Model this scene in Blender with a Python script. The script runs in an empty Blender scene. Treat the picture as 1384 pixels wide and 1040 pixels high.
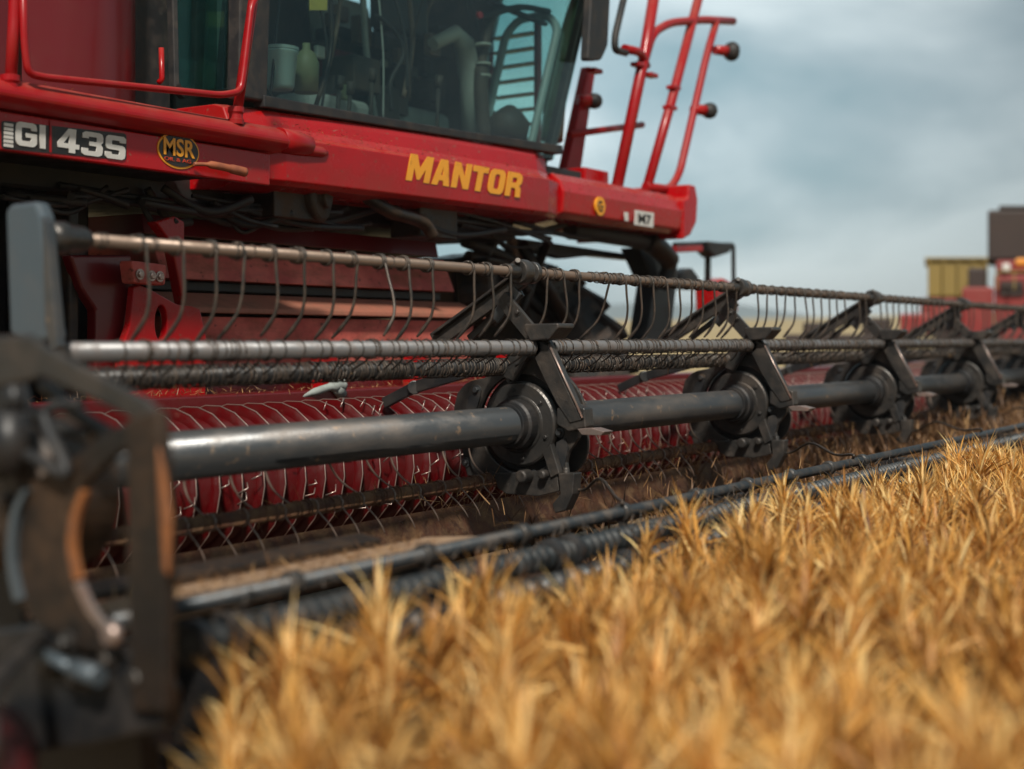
import bpy, math, random
import numpy as np
from mathutils import Vector, Matrix
random.seed(7); np.random.seed(7)
R = math.radians
sc = bpy.context.scene

# ------------------------------------------------------------------ camera
FPX, CX, HZ, CAMZ = 1922.0, 692.0, 458.0, 1.5
TH = math.atan(1238.0 / FPX)            # header axis (X) versus view axis
VX, VY = math.cos(TH), math.sin(TH)
cd = bpy.data.cameras.new('camera'); cam = bpy.data.objects.new('camera', cd)
sc.collection.objects.link(cam); sc.camera = cam
cam.location = (0, 0, CAMZ); cam.rotation_euler = (R(90), 0, TH - R(90))
cd.sensor_width = 36; cd.lens = FPX / 1384 * 36; cd.shift_y = -(520 - HZ) / 1384
cd.clip_start = 0.05; cd.clip_end = 5000
cd.dof.use_dof = True; cd.dof.focus_distance = 5.9; cd.dof.aperture_fstop = 1.3

# ------------------------------------------------------------------ world and sun
SUN_EL, SUN_AZ = R(46), R(214)          # direction towards the sun, azimuth from +X
w = bpy.data.worlds.new('World'); sc.world = w; w.use_nodes = True
nt = w.node_tree; N = nt.nodes; L = nt.links; N.clear()
out = N.new('ShaderNodeOutputWorld'); bg = N.new('ShaderNodeBackground'); bg.inputs[1].default_value = 0.1
sky = N.new('ShaderNodeTexSky'); sky.sky_type = 'NISHITA'; sky.sun_disc = False
sky.sun_elevation = SUN_EL; sky.sun_rotation = R(90) - SUN_AZ
tc = N.new('ShaderNodeTexCoord')
mp = N.new('ShaderNodeMapping'); mp.inputs['Scale'].default_value = (1.0, 1.0, 2.2); mp.inputs['Location'].default_value = (3.1, 1.9, 0.2)
L.new(tc.outputs['Generated'], mp.inputs[0])
nz = N.new('ShaderNodeTexNoise'); nz.inputs['Scale'].default_value = 3.4; nz.inputs['Detail'].default_value = 5; nz.inputs['Roughness'].default_value = 0.5
nz.inputs['Distortion'].default_value = 0.3
L.new(mp.outputs[0], nz.inputs[0])
cr = N.new('ShaderNodeValToRGB')
cr.color_ramp.elements[0].position = 0.36; cr.color_ramp.elements[0].color = (1.6, 2.95, 3.4, 1)
cr.color_ramp.elements[1].position = 0.62; cr.color_ramp.elements[1].color = (6.2, 7.2, 7.4, 1)
e = cr.color_ramp.elements.new(0.5); e.color = (3.7, 4.75, 5.1, 1)
L.new(nz.outputs[0], cr.inputs[0])
# brighter towards the thin cloud the sun stands behind, greyer at the horizon
dt = N.new('ShaderNodeVectorMath'); dt.operation = 'DOT_PRODUCT'
a = TH + R(9); dt.inputs[1].default_value = (math.cos(a), math.sin(a), 0.12)
L.new(tc.outputs['Generated'], dt.inputs[0])
mr = N.new('ShaderNodeMapRange'); mr.inputs[1].default_value = 0.86; mr.inputs[2].default_value = 1.0; mr.inputs[3].default_value = 0.62; mr.inputs[4].default_value = 1.6
L.new(dt.outputs['Value'], mr.inputs[0])
mul = N.new('ShaderNodeVectorMath'); mul.operation = 'SCALE'
L.new(cr.outputs[0], mul.inputs[0]); L.new(mr.outputs[0], mul.inputs['Scale'])
mix = N.new('ShaderNodeMix'); mix.data_type = 'RGBA'; mix.inputs[0].default_value = 0.88
L.new(sky.outputs[0], mix.inputs[6]); L.new(mul.outputs[0], mix.inputs[7])
L.new(mix.outputs[2], bg.inputs[0]); L.new(bg.outputs[0], out.inputs[0])

sd = bpy.data.lights.new('sun', 'SUN'); so = bpy.data.objects.new('sun', sd); sc.collection.objects.link(so)
sd.energy = 4.4; sd.angle = R(5); sd.color = (1, .93, .82)
sdir = Vector((math.cos(SUN_AZ) * math.cos(SUN_EL), math.sin(SUN_AZ) * math.cos(SUN_EL), math.sin(SUN_EL)))
so.rotation_euler = sdir.to_track_quat('Z', 'Y').to_euler(); so.location = (0, 0, 20)
sc.view_settings.view_transform = 'Standard'; sc.view_settings.look = 'None'
sc.view_settings.exposure = 0.0; sc.view_settings.gamma = 1

# ------------------------------------------------------------------ measuring helpers
def ray(px, py):
    u = (px - CX) / FPX; v = (HZ - py) / FPX
    return (VX + u * VY, VY - u * VX, v)
def atY(px, py, Y):
    d = ray(px, py); t = Y / d[1]
    return Vector((d[0] * t, Y, CAMZ + d[2] * t))
def atX(px, py, X):
    d = ray(px, py); t = X / d[0]
    return Vector((X, d[1] * t, CAMZ + d[2] * t))
def atD(px, py, D):
    d = ray(px, py)
    return Vector((d[0] * D, d[1] * D, CAMZ + d[2] * D))

# ------------------------------------------------------------------ mesh builder
class MB:
    def __init__(s): s.v = []; s.f = []; s.sm = []
    def add(s, vs, fs, smooth=False):
        o = len(s.v); s.v += [tuple(p) for p in vs]; s.f += [tuple(i + o for i in f) for f in fs]; s.sm += [smooth] * len(fs)
        return s
    def box(s, x0, x1, y0, y1, z0, z1):
        vs = [(x, y, z) for x in (x0, x1) for y in (y0, y1) for z in (z0, z1)]
        return s.add(vs, [(0, 1, 3, 2), (4, 6, 7, 5), (0, 4, 5, 1), (2, 3, 7, 6), (0, 2, 6, 4), (1, 5, 7, 3)])
    def prism(s, pts, vec):
        n = len(pts); vec = Vector(vec); a = [Vector(p) for p in pts]; b = [p + vec for p in a]
        return s.add(a + b, [tuple(range(n))[::-1], tuple(range(n, 2 * n))] + [(i, (i + 1) % n, n + (i + 1) % n, n + i) for i in range(n)])
    def prX(s, yz, x0, x1): return s.prism([(x0, p[0], p[1]) for p in yz], (x1 - x0, 0, 0))
    def prY(s, xz, y0, y1): return s.prism([(p[0], y0, p[1]) for p in xz], (0, y1 - y0, 0))
    def ring(s, outer, inner, vec):
        n = len(outer); vec = Vector(vec)
        A = [Vector(p) for p in outer]; B = [Vector(p) for p in inner]
        vs = A + B + [p + vec for p in A] + [p + vec for p in B]; fs = []
        for i in range(n):
            j = (i + 1) % n
            fs += [(i, j, n + j, n + i), (2 * n + i, 3 * n + i, 3 * n + j, 2 * n + j), (i, 2 * n + i, 2 * n + j, j), (n + i, n + j, 3 * n + j, 3 * n + i)]
        return s.add(vs, fs)
    def tube(s, pts, r, n=10, closed=False, caps=True):
        P = [Vector(p) for p in pts]; m = len(P)
        rr = r if isinstance(r, (list, tuple)) else [r] * m
        T = []
        for i in range(m):
            if closed: d = P[(i + 1) % m] - P[i - 1]
            elif i == 0: d = P[1] - P[0]
            elif i == m - 1: d = P[-1] - P[-2]
            else: d = (P[i + 1] - P[i]).normalized() + (P[i] - P[i - 1]).normalized()
            T.append(d.normalized() if d.length > 1e-9 else Vector((0, 0, 1)))
        up = Vector((0, 0, 1)) if abs(T[0].z) < 0.9 else Vector((0, 1, 0))
        nv = T[0].cross(up).normalized(); vs = []
        for i in range(m):
            nv = (nv - T[i] * nv.dot(T[i])).normalized(); b = T[i].cross(nv)
            for k in range(n):
                a = 2 * math.pi * k / n
                vs.append(P[i] + (nv * math.cos(a) + b * math.sin(a)) * rr[i])
        fs = []
        for i in range(m if closed else m - 1):
            j = (i + 1) % m
            for k in range(n):
                l = (k + 1) % n
                fs.append((i * n + k, j * n + k, j * n + l, i * n + l))
        s.add(vs, fs, True)
        if caps and not closed:
            o = len(s.v) - len(vs)
            s.f.append(tuple(o + k for k in range(n))); s.sm.append(False)
            s.f.append(tuple(o + (m - 1) * n + k for k in range(n))[::-1]); s.sm.append(False)
        return s
    def lathe(s, c, ax, prof, n=32, smooth=False):
        c = Vector(c); ax = Vector(ax).normalized()
        u = ax.cross(Vector((0, 0, 1)) if abs(ax.z) < .9 else Vector((1, 0, 0))).normalized(); v = ax.cross(u)
        vs = []
        for (h, r) in prof:
            for k in range(n):
                a = 2 * math.pi * k / n; vs.append(c + ax * h + (u * math.cos(a) + v * math.sin(a)) * r)
        fs = [(i * n + k, (i + 1) * n + k, (i + 1) * n + (k + 1) % n, i * n + (k + 1) % n) for i in range(len(prof) - 1) for k in range(n)]
        s.add(vs, fs, smooth)
        o = len(s.v) - len(vs)
        s.f.append(tuple(o + k for k in range(n))); s.sm.append(False)
        s.f.append(tuple(o + (len(prof) - 1) * n + k for k in range(n))); s.sm.append(False)
        return s
    def hexbolt(s, c, ax, r, h):
        c = Vector(c); ax = Vector(ax)
        s.lathe(c, ax, [(0, r * 1.5), (h * .25, r * 1.5)], 14)
        return s.lathe(c + ax * h * .25, ax, [(0, r), (h * .6, r), (h * .75, r * .8)], 6)
    def bar(s, a, b, wdt, th, ax):
        """flat bar from a to b lying in the plane perpendicular to ax"""
        a = Vector(a); b = Vector(b); ax = Vector(ax).normalized(); d = (b - a).normalized(); n = d.cross(ax).normalized() * wdt / 2; t = ax * th / 2
        return s.prism([a + n - t, b + n - t, b - n - t, a - n - t], t * 2)

def rounded(pts, rad=0.03, n=5):
    out = []; m = len(pts)
    for i in range(m):
        p0, p1, p2 = Vector(pts[i - 1]), Vector(pts[i]), Vector(pts[(i + 1) % m])
        a = (p0 - p1); b = (p2 - p1); r = min(rad, a.length * .45, b.length * .45)
        a = p1 + a.normalized() * r; b = p1 + b.normalized() * r
        for k in range(n + 1):
            t = k / n; out.append(a * (1 - t) ** 2 + p1 * 2 * t * (1 - t) + b * t * t)
    return out
def smoothpath(pts, n=6):
    P = [Vector(p) for p in pts]; P = [P[0]] + P + [P[-1]]; o = []
    for i in range(1, len(P) - 2):
        for k in range(n):
            t = k / n; a, b, c, d = P[i - 1:i + 3]
            o.append(0.5 * ((2 * b) + (c - a) * t + (2 * a - 5 * b + 4 * c - d) * t * t + (3 * b - a - 3 * c + d) * t ** 3))
    o.append(P[-2]); return o

def wloc(p):
    v = Vector(p.location)
    while p.parent: p = p.parent; v += Vector(p.location)
    return v
def obj(name, mb, mat, parent=None, origin=None, bev=0, seg=2):
    if origin is None:
        if parent is not None:
            a = np.array(mb.v); origin = Vector(((a[:, 0].min() + a[:, 0].max()) / 2, (a[:, 1].min() + a[:, 1].max()) / 2, (a[:, 2].min() + a[:, 2].max()) / 2))
        else: origin = Vector((0, 0, 0))
    origin = Vector(origin)
    me = bpy.data.meshes.new(name)
    me.from_pydata([(p[0] - origin.x, p[1] - origin.y, p[2] - origin.z) for p in mb.v], [], mb.f)
    me.validate(); 
    if len(me.polygons) == len(mb.sm): me.polygons.foreach_set('use_smooth', mb.sm)
    import bmesh
    bm = bmesh.new(); bm.from_mesh(me); bmesh.ops.recalc_face_normals(bm, faces=bm.faces); bm.to_mesh(me); bm.free()
    me.materials.append(mat)
    o = bpy.data.objects.new(name, me); sc.collection.objects.link(o)
    if parent: o.parent = parent; o.location = origin - wloc(parent)
    else: o.location = origin
    if bev:
        b = o.modifiers.new('bevel', 'BEVEL'); b.width = bev; b.segments = seg; b.limit_method = 'ANGLE'; b.angle_limit = R(35)
        b.harden_normals = False
    return o
def thing(name, label, cat, loc, group=None):
    o = bpy.data.objects.new(name, None); sc.collection.objects.link(o); o.location = loc; o.empty_display_size = .2
    o['label'] = label; o['category'] = cat
    if group: o['group'] = group
    return o

# ------------------------------------------------------------------ materials
def mat(name, col, rough=.5, metal=0, dust=None, dcol=(.3, .2, .13), damt=.3, dscale=6, col2=None, c2scale=3, bump=0, bscale=40, coat=0, spots=None, spcol=(.03, .02, .015), streak=None, spec=.5, top=0):
    m = bpy.data.materials.new(name); m.use_nodes = True; nt = m.node_tree; N = nt.nodes; L = nt.links
    p = N['Principled BSDF']; p.inputs['Roughness'].default_value = rough; p.inputs['Metallic'].default_value = metal
    p.inputs['Coat Weight'].default_value = coat; p.inputs['Coat Roughness'].default_value = .12; p.inputs['Specular IOR Level'].default_value = spec
    g = N.new('ShaderNodeNewGeometry'); src = g.outputs['Position']
    if streak:
        mp = N.new('ShaderNodeMapping'); mp.inputs['Scale'].default_value = streak; L.new(src, mp.inputs[0]); ssrc = mp.outputs[0]
    else: ssrc = src
    c = N.new('ShaderNodeRGB'); c.outputs[0].default_value = (*col, 1); cur = c.outputs[0]
    def noise(scale, det=6, s=src, rough=.6):
        n = N.new('ShaderNodeTexNoise'); n.inputs['Scale'].default_value = scale; n.inputs['Detail'].default_value = det; n.inputs['Roughness'].default_value = rough
        L.new(s, n.inputs['Vector']); return n.outputs[0]
    def rng(s, a, b, lo=0, hi=1):
        r = N.new('ShaderNodeMapRange'); r.inputs[1].default_value = a; r.inputs[2].default_value = b; r.inputs[3].default_value = lo; r.inputs[4].default_value = hi
        L.new(s, r.inputs[0]); return r.outputs[0]
    def mixc(f, a, b):
        x = N.new('ShaderNodeMix'); x.data_type = 'RGBA'; L.new(f, x.inputs[0]); L.new(a, x.inputs[6])
        if isinstance(b, tuple): x.inputs[7].default_value = (*b, 1)
        else: L.new(b, x.inputs[7])
        return x.outputs[2]
    if col2: cur = mixc(rng(noise(c2scale, 4), .38, .62), cur, col2)
    if damt > 0:
        f = rng(noise(dscale, 9, ssrc, .68), .45, .68, 0, damt)
        cur = mixc(f, cur, dcol)
        rr = rng(f, 0, 1, rough, min(1, rough + .5)); L.new(rr, p.inputs['Roughness'])
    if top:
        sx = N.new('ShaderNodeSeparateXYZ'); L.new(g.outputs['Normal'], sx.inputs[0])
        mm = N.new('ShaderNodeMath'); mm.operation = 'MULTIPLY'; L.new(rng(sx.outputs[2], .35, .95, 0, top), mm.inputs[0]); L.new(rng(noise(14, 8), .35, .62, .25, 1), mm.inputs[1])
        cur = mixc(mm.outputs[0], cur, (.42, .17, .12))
    if spots:
        cur = mixc(rng(noise(spots, 3), .64, .70, 0, .85), cur, spcol)
    L.new(cur, p.inputs['Base Color'])
    if bump:
        b = N.new('ShaderNodeBump'); b.inputs['Strength'].default_value = bump; b.inputs['Distance'].default_value = .01
        L.new(noise(bscale, 6), b.inputs['Height']); L.new(b.outputs[0], p.inputs['Normal'])
    return m
M = {}
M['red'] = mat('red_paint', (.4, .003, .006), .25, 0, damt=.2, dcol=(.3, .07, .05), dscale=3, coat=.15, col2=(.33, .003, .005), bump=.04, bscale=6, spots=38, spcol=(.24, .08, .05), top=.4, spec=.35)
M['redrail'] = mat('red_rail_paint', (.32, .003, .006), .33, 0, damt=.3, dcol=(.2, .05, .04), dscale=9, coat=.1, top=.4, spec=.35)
M['reddark'] = mat('deep_red_paint', (.12, .003, .005), .3, damt=.2, dcol=(.12, .03, .02), coat=.3, dscale=5)
M['redfaded'] = mat('faded_red_panel', (.72, .17, .13), .6, damt=.75, dcol=(.22, .085, .05), dscale=5, col2=(.42, .06, .05), spots=24, spcol=(.1, .03, .02), bump=.25, bscale=30, streak=(.6, 1, 2.2))
M['redbrown'] = mat('dusty_brown_ledge', (.34, .12, .075), .75, damt=.7, dcol=(.2, .1, .06), dscale=9, bump=.3, bscale=50)
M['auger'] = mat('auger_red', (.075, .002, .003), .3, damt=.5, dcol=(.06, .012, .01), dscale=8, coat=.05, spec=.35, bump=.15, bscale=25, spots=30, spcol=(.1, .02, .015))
M['bare'] = mat('worn_bare_steel', (.45, .36, .32), .35, .8, damt=.55, dcol=(.3, .12, .08), dscale=30)
M['steel'] = mat('dark_cast_steel', (.075, .07, .066), .34, .6, damt=.55, dcol=(.15, .115, .09), dscale=9, col2=(.05, .05, .05), c2scale=8, bump=.2, bscale=60)
M['black'] = mat('black_metal', (.018, .019, .021), .4, .2, damt=.4, dcol=(.07, .055, .045), dscale=10, bump=.1)
M['tube'] = mat('grey_tube', (.085, .09, .095), .3, .6, damt=.5, dcol=(.2, .16, .13), dscale=7, col2=(.09, .095, .1), c2scale=5, streak=(.35, 1, 1), bump=.08, bscale=80, spots=20, spcol=(.28, .2, .14))
M['bluegrey'] = mat('blue_grey_paint', (.085, .11, .13), .45, .3, damt=.4, dcol=(.12, .12, .12), dscale=8)
M['rodbrown'] = mat('bronzed_rod', (.22, .165, .13), .38, .6, damt=.6, dcol=(.13, .085, .06), dscale=12, streak=(.6, 1, 1), bump=.1)
M['rodgrey'] = mat('grey_rod', (.2, .2, .205), .42, .5, damt=.6, dcol=(.14, .1, .08), dscale=12, bump=.1)
M['wire'] = mat('spring_wire', (.07, .062, .055), .42, .6, damt=.5, dcol=(.2, .13, .09), dscale=25)
M['wirelight'] = mat('worn_spring_wire', (.26, .2, .165), .4, .6, damt=.5, dcol=(.2, .09, .06), dscale=25)
M['rust'] = mat('rusty_steel', (.17, .07, .035), .7, .2, damt=.7, dcol=(.33, .2, .1), dscale=14, col2=(.1, .045, .03), c2scale=12, bump=.6, bscale=60)
M['rustorange'] = mat('orange_rust_edge', (.3, .11, .035), .6, .2, damt=.6, dcol=(.12, .06, .04), dscale=20, bump=.3)
M['frame'] = mat('greasy_brown_steel', (.035, .026, .021), .4, .4, damt=.7, dcol=(.11, .06, .03), dscale=7, col2=(.02, .018, .017), c2scale=6, bump=.35, bscale=40)
M['rubber'] = mat('black_rubber', (.016, .017, .019), .55, damt=.4, dcol=(.09, .07, .055), dscale=14)
M['tyre'] = mat('tyre_rubber', (.025, .024, .024), .75, damt=.8, dcol=(.13, .085, .06), dscale=4, bump=.2)
M['roller'] = mat('blue_black_roller', (.02, .026, .03), .4, .3, damt=.45, dcol=(.13, .12, .11), dscale=14)
M['railgrey'] = mat('blue_grey_rail', (.04, .047, .053), .38, .5, damt=.5, dcol=(.16, .12, .09), dscale=12)
M['tan'] = mat('tan_board', (.34, .22, .135), .75, damt=.7, dcol=(.16, .1, .06), dscale=14, bump=.3, bscale=60, streak=(1, 5, 1))
M['decal'] = mat('black_decal', (.014, .014, .015), .35, damt=.3, dcol=(.08, .05, .04), dscale=8)
M['white'] = mat('white_lettering', (.62, .61, .58), .45, damt=.35, dcol=(.4, .33, .28), dscale=12)
M['yellow'] = mat('orange_yellow_lettering', (.85, .36, .025), .4, damt=.2, dcol=(.6, .2, .03), dscale=12)
M['redink'] = mat('red_print', (.5, .05, .02), .5, damt=0)
M['orangehandle'] = mat('worn_orange_handle', (.36, .11, .05), .5, damt=.5, dcol=(.12, .04, .03), dscale=14)
M['seat'] = mat('grey_seat_fabric', (.32, .35, .33), .8, damt=.3, dcol=(.1, .09, .08), dscale=9)
M['trimgrey'] = mat('grey_green_trim', (.42, .47, .43), .5, damt=.2)
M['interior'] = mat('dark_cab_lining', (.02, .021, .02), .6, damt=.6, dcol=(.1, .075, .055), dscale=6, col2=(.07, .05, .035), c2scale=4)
M['pillar'] = mat('brown_cab_pillar', (.17, .12, .08), .6, damt=.4, dcol=(.1, .07, .05))
M['bucket'] = mat('white_plastic', (.3, .42, .42), .4, damt=.2)
M['jug'] = mat('olive_plastic', (.16, .19, .1), .5, damt=.2)
M['tag'] = mat('yellow_tag', (.55, .47, .1), .5, damt=.3, dscale=20)
M['distred'] = mat('distant_red_paint', (.22, .022, .02), .5, damt=.4, dscale=1, dcol=(.22, .08, .06))
M['distbrown'] = mat('distant_brown_tank', (.035, .022, .018), .6, damt=.4, dscale=1, dcol=(.06, .035, .028))
M['distyellow'] = mat('distant_yellow_paint', (.27, .19, .05), .6, damt=.5, dscale=1, dcol=(.2, .15, .06))
M['orange'] = mat('orange_lamp_cover', (.7, .26, .03), .4, damt=0)
M['soil'] = mat('field_soil', (.16, .1, .055), .95, damt=.8, dcol=(.42, .28, .12), dscale=3, bump=.6, bscale=20)
M['stubble'] = mat('far_field', (.42, .3, .14), .95, damt=.6, dcol=(.26, .2, .09), dscale=.05, col2=(.36, .27, .13), c2scale=.02)
M['hillblue'] = mat('hazy_wooded_hill', (.13, .18, .2), .95, damt=.5, dcol=(.2, .24, .24), dscale=.02)  # blue-grey of distant haze mixed into the hill colour
def glassmat(name, tint, refl):
    m = bpy.data.materials.new(name); m.use_nodes = True; nt = m.node_tree; N = nt.nodes; L = nt.links
    N.remove(N['Principled BSDF'])
    t = N.new('ShaderNodeBsdfTransparent'); t.inputs[0].default_value = (*tint, 1)
    g = N.new('ShaderNodeBsdfGlossy'); g.inputs['Roughness'].default_value = .03; g.inputs[0].default_value = (.8, .95, .95, 1)
    lw = N.new('ShaderNodeLayerWeight'); lw.inputs[0].default_value = .25
    mr = N.new('ShaderNodeMapRange'); mr.inputs[3].default_value = refl; mr.inputs[4].default_value = .7; L.new(lw.outputs['Fresnel'], mr.inputs[0])
    x = N.new('ShaderNodeMixShader'); L.new(mr.outputs[0], x.inputs[0]); L.new(t.outputs[0], x.inputs[1]); L.new(g.outputs[0], x.inputs[2])
    L.new(x.outputs[0], N['Material Output'].inputs[0]); return m
M['glass'] = glassmat('teal_tinted_glass', (.72, .88, .85), .05)
def strawmat(name, stops, transl=.35, rough=.5):
    m = bpy.data.materials.new(name); m.use_nodes = True; nt = m.node_tree; N = nt.nodes; L = nt.links
    p = N['Principled BSDF']; p.inputs['Roughness'].default_value = rough
    a = N.new('ShaderNodeAttribute'); a.attribute_name = 'rnd'
    r = N.new('ShaderNodeValToRGB'); el = r.color_ramp.elements
    while len(el) > 1: el.remove(el[0])
    el[0].position = stops[0][0]; el[0].color = (*stops[0][1], 1)
    for q, c in stops[1:]:
        x = el.new(q); x.color = (*c, 1)
    L.new(a.outputs['Fac'], r.inputs[0]); L.new(r.outputs[0], p.inputs['Base Color'])
    t = N.new('ShaderNodeBsdfTranslucent'); L.new(r.outputs[0], t.inputs[0])
    x = N.new('ShaderNodeMixShader'); x.inputs[0].default_value = transl
    L.new(p.outputs[0], x.inputs[1]); L.new(t.outputs[0], x.inputs[2]); L.new(x.outputs[0], N['Material Output'].inputs[0]); return m
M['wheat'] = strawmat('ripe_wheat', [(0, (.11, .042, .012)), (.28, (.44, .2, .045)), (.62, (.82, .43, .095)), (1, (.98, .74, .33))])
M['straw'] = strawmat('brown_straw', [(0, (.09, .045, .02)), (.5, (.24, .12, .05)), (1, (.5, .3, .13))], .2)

# ------------------------------------------------------------------ ground and hills
def struct(name, mb, m):
    o = obj(name, mb, m); o['kind'] = 'structure'; return o
g = MB()
def terrain(rad0, rad1, n1, hfun, a0=-180, a1=180, n2=72):
    vs = []; fs = []
    for i in range(n1 + 1):
        r = rad0 * (rad1 / rad0) ** (i / n1)
        for k in range(n2 + 1):
            a = R(a0 + (a1 - a0) * k / n2); vs.append((r * math.cos(a), r * math.sin(a), hfun(r, a)))
    for i in range(n1):
        for k in range(n2):
            q = i * (n2 + 1) + k; fs.append((q, q + 1, q + n2 + 2, q + n2 + 1))
    return vs, fs
def gh(r, a):
    if r < 40: return 0.0
    t = min(1, (r - 40) / 500); s = t * t * (3 - 2 * t)
    return s * (7.5 + 2.5 * math.sin(a * 3 + 1) + 1.2 * math.sin(a * 11))
vs, fs = terrain(12, 1600, 24, gh); n0 = 73
g.add(vs, fs, True)
g.v.append((0, 0, 0)); c = len(g.v) - 1
for k in range(72): g.f.append((c, k, k + 1)); g.sm.append(True)
struct('ground', g, M['stubble'])
# soil strip under crop and machine
s = MB(); s.add([(-3, -4, .004), (40, -4, .004), (40, 12, .004), (-3, 12, .004)], [(0, 1, 2, 3)]); struct('soil', s, M['soil'])
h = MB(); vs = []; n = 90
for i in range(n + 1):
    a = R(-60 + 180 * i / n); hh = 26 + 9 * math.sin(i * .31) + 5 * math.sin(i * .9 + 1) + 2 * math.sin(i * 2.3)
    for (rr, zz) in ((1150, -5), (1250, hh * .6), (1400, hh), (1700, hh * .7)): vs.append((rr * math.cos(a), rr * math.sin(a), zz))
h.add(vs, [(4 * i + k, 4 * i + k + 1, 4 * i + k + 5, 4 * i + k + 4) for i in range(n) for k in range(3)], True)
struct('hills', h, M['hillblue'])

# ================================================================== CROP HEADER
YC, ZC = 3.0, 1.165
XL, XR = 2.45, 15.2
SPX = [4.725 + 2.1 * k for k in range(5)]
hd = thing('crop_header', 'dark steel tined reel and red auger header of the combine, mounted under the red cab', 'header', (XL, 3.6, 0))

# central reel tube with faint seams
t = MB(); t.lathe((XL - .15, YC, ZC), (1, 0, 0), [(0, .072), (XR - XL + .15, .072)], 40, True)
obj('reel_tube', t, M['tube'], hd)
for x in SPX[:4]:
    c = MB(); c.lathe((x + .13, YC, ZC), (1, 0, 0), [(0, .082), (.06, .082), (.065, .078), (.09, .078)], 32, True)
    obj('tube_collar', c, M['steel'], hd, bev=.003)

# tine bars
def line_bar(name, Y, Z, r, m, x0=XL, x1=XR):
    b = MB(); b.lathe((x0, Y, Z), (1, 0, 0), [(0, r), (x1 - x0, r)], 20, True)
    return obj(name, b, m, hd)
AY, AZ = 3.0, CAMZ + .0875 * 3.0
BY, BZ = 2.92, CAMZ - .0117 * 2.92
DY, DZ = 3.08, 1.389
EY, EZ = 3.14, CAMZ - .1795 * 3.14
barA = line_bar('tine_bar', AY, AZ, .0185, M['rodbrown'], XL + .02)
barB = line_bar('tine_bar', BY, BZ, .027, M['rodgrey'], XL - .04)
barD = line_bar('tine_bar', DY, DZ, .026, M['black'], XL + .1)
barE = line_bar('tine_bar', EY, EZ, .024, M['rust'], XL + .1)

def coil(mb, x, Y, Z, R0, turns, pitch, wr, n=7, step=10, jit=0, ph=0):
    pts = []
    tot = int(turns * step)
    for i in range(tot + 1):
        a = ph + 2 * math.pi * i / step
        pts.append((x + pitch * i / step, Y + R0 * math.sin(a), Z + R0 * math.cos(a)))
    mb.tube(pts, wr, n); return pts[-1]
def tine_pts(kind):
    if kind == 'A':   # long S-shaped tine with a heavier foot
        p = [(0, -.022, 0), (0, -.024, -.06), (.003, -.026, -.13), (0, -.016, -.19), (-.008, .012, -.235), (-.014, .04, -.268)]
        r = [.0052, .0052, .005, .0055, .0075, .004]
    elif kind == 'D':
        p = [(0, .0, 0), (.0, .0, -.04), (.004, -.01, -.085), (.015, -.03, -.125), (.035, -.065, -.16), (.055, -.09, -.175)]
        r = [.0042, .0042, .0042, .004, .0035, .002]
    else:
        p = [(0, -.012, 0), (.008, -.03, -.025), (.02, -.055, -.055), (.034, -.072, -.09), (.045, -.075, -.115)]
        r = [.003, .003, .0028, .0025, .0018]
    return p, r
def make_tine(kind, bary, barz, br, x, sc_=1.0, rnd=None):
    mb = MB(); rnd = rnd or random
    p, r = tine_pts(kind)
    kx = rnd.gauss(0, .035) if kind == 'A' else rnd.gauss(0, .12); ky = rnd.gauss(0, .05)
    if rnd.random() < .07: kx *= 3.5; ky *= 3
    q = [(x + a * sc_ + kx * c_, bary + b * sc_ + ky * c_, barz + c_ * sc_) for a, b, c_ in p]
    sp = smoothpath(q, 4); rr = []
    for i in range(len(sp)):
        u = i / (len(sp) - 1) * (len(r) - 1); k = min(int(u), len(r) - 2); rr.append(r[k] + (r[k + 1] - r[k]) * (u - k))
    mb.tube(sp, rr, 7)
    if kind == 'A': coil(mb, x - .018, bary, barz, br + .006, rnd.choice([1.25, 1.5, 2.25]), .012, .0045, 6, 12, ph=rnd.uniform(-.6, .6))
    elif kind == 'D': coil(mb, x - .02, bary, barz, br + .004, 1.3, .012, .004, 6, 10, ph=1.2)
    else: coil(mb, x - .01, bary, barz, br + .003, 1.2, .01, .0035, 5, 10)
    return mb
def fill_tines(bar, kind, Y, Z, br, pitch, x0, nind, m, jit=.012, xmax=XR):
    xs = []; x = x0
    while x < xmax:
        if min(abs(x - s) for s in SPX) > .045: xs.append(x + random.uniform(-jit, jit))
        x += pitch * (1 if random.random() > .06 else 2)
    for x in xs[:nind]:
        obj('tine', make_tine(kind, Y, Z, br, x, random.uniform(.94, 1.05)), m, bar, origin=(x, Y, Z))
    rest = MB()
    for x in xs[nind:]:
        k = make_tine(kind, Y, Z, br, x, random.uniform(.94, 1.05)); rest.add(k.v, k.f, True)
    if rest.v:
        o = obj('tine_row', rest, m, bar); o['kind'] = 'stuff'
fill_tines(barA, 'A', AY, AZ, .0185, .133, 2.76, 42, M['wire'])
FY_, FZ_ = 3.22, CAMZ - .118 * 3.22
barF = line_bar('tine_bar', FY_, FZ_, .02, M['rust'], XL + .15)
fill_tines(barF, 'D', FY_, FZ_, .02, .17, 2.8, 24, M['wirelight'], .02)
fill_tines(barE, 'E', EY, EZ, .024, .145, 2.75, 30, M['wirelight'], .03)
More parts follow.
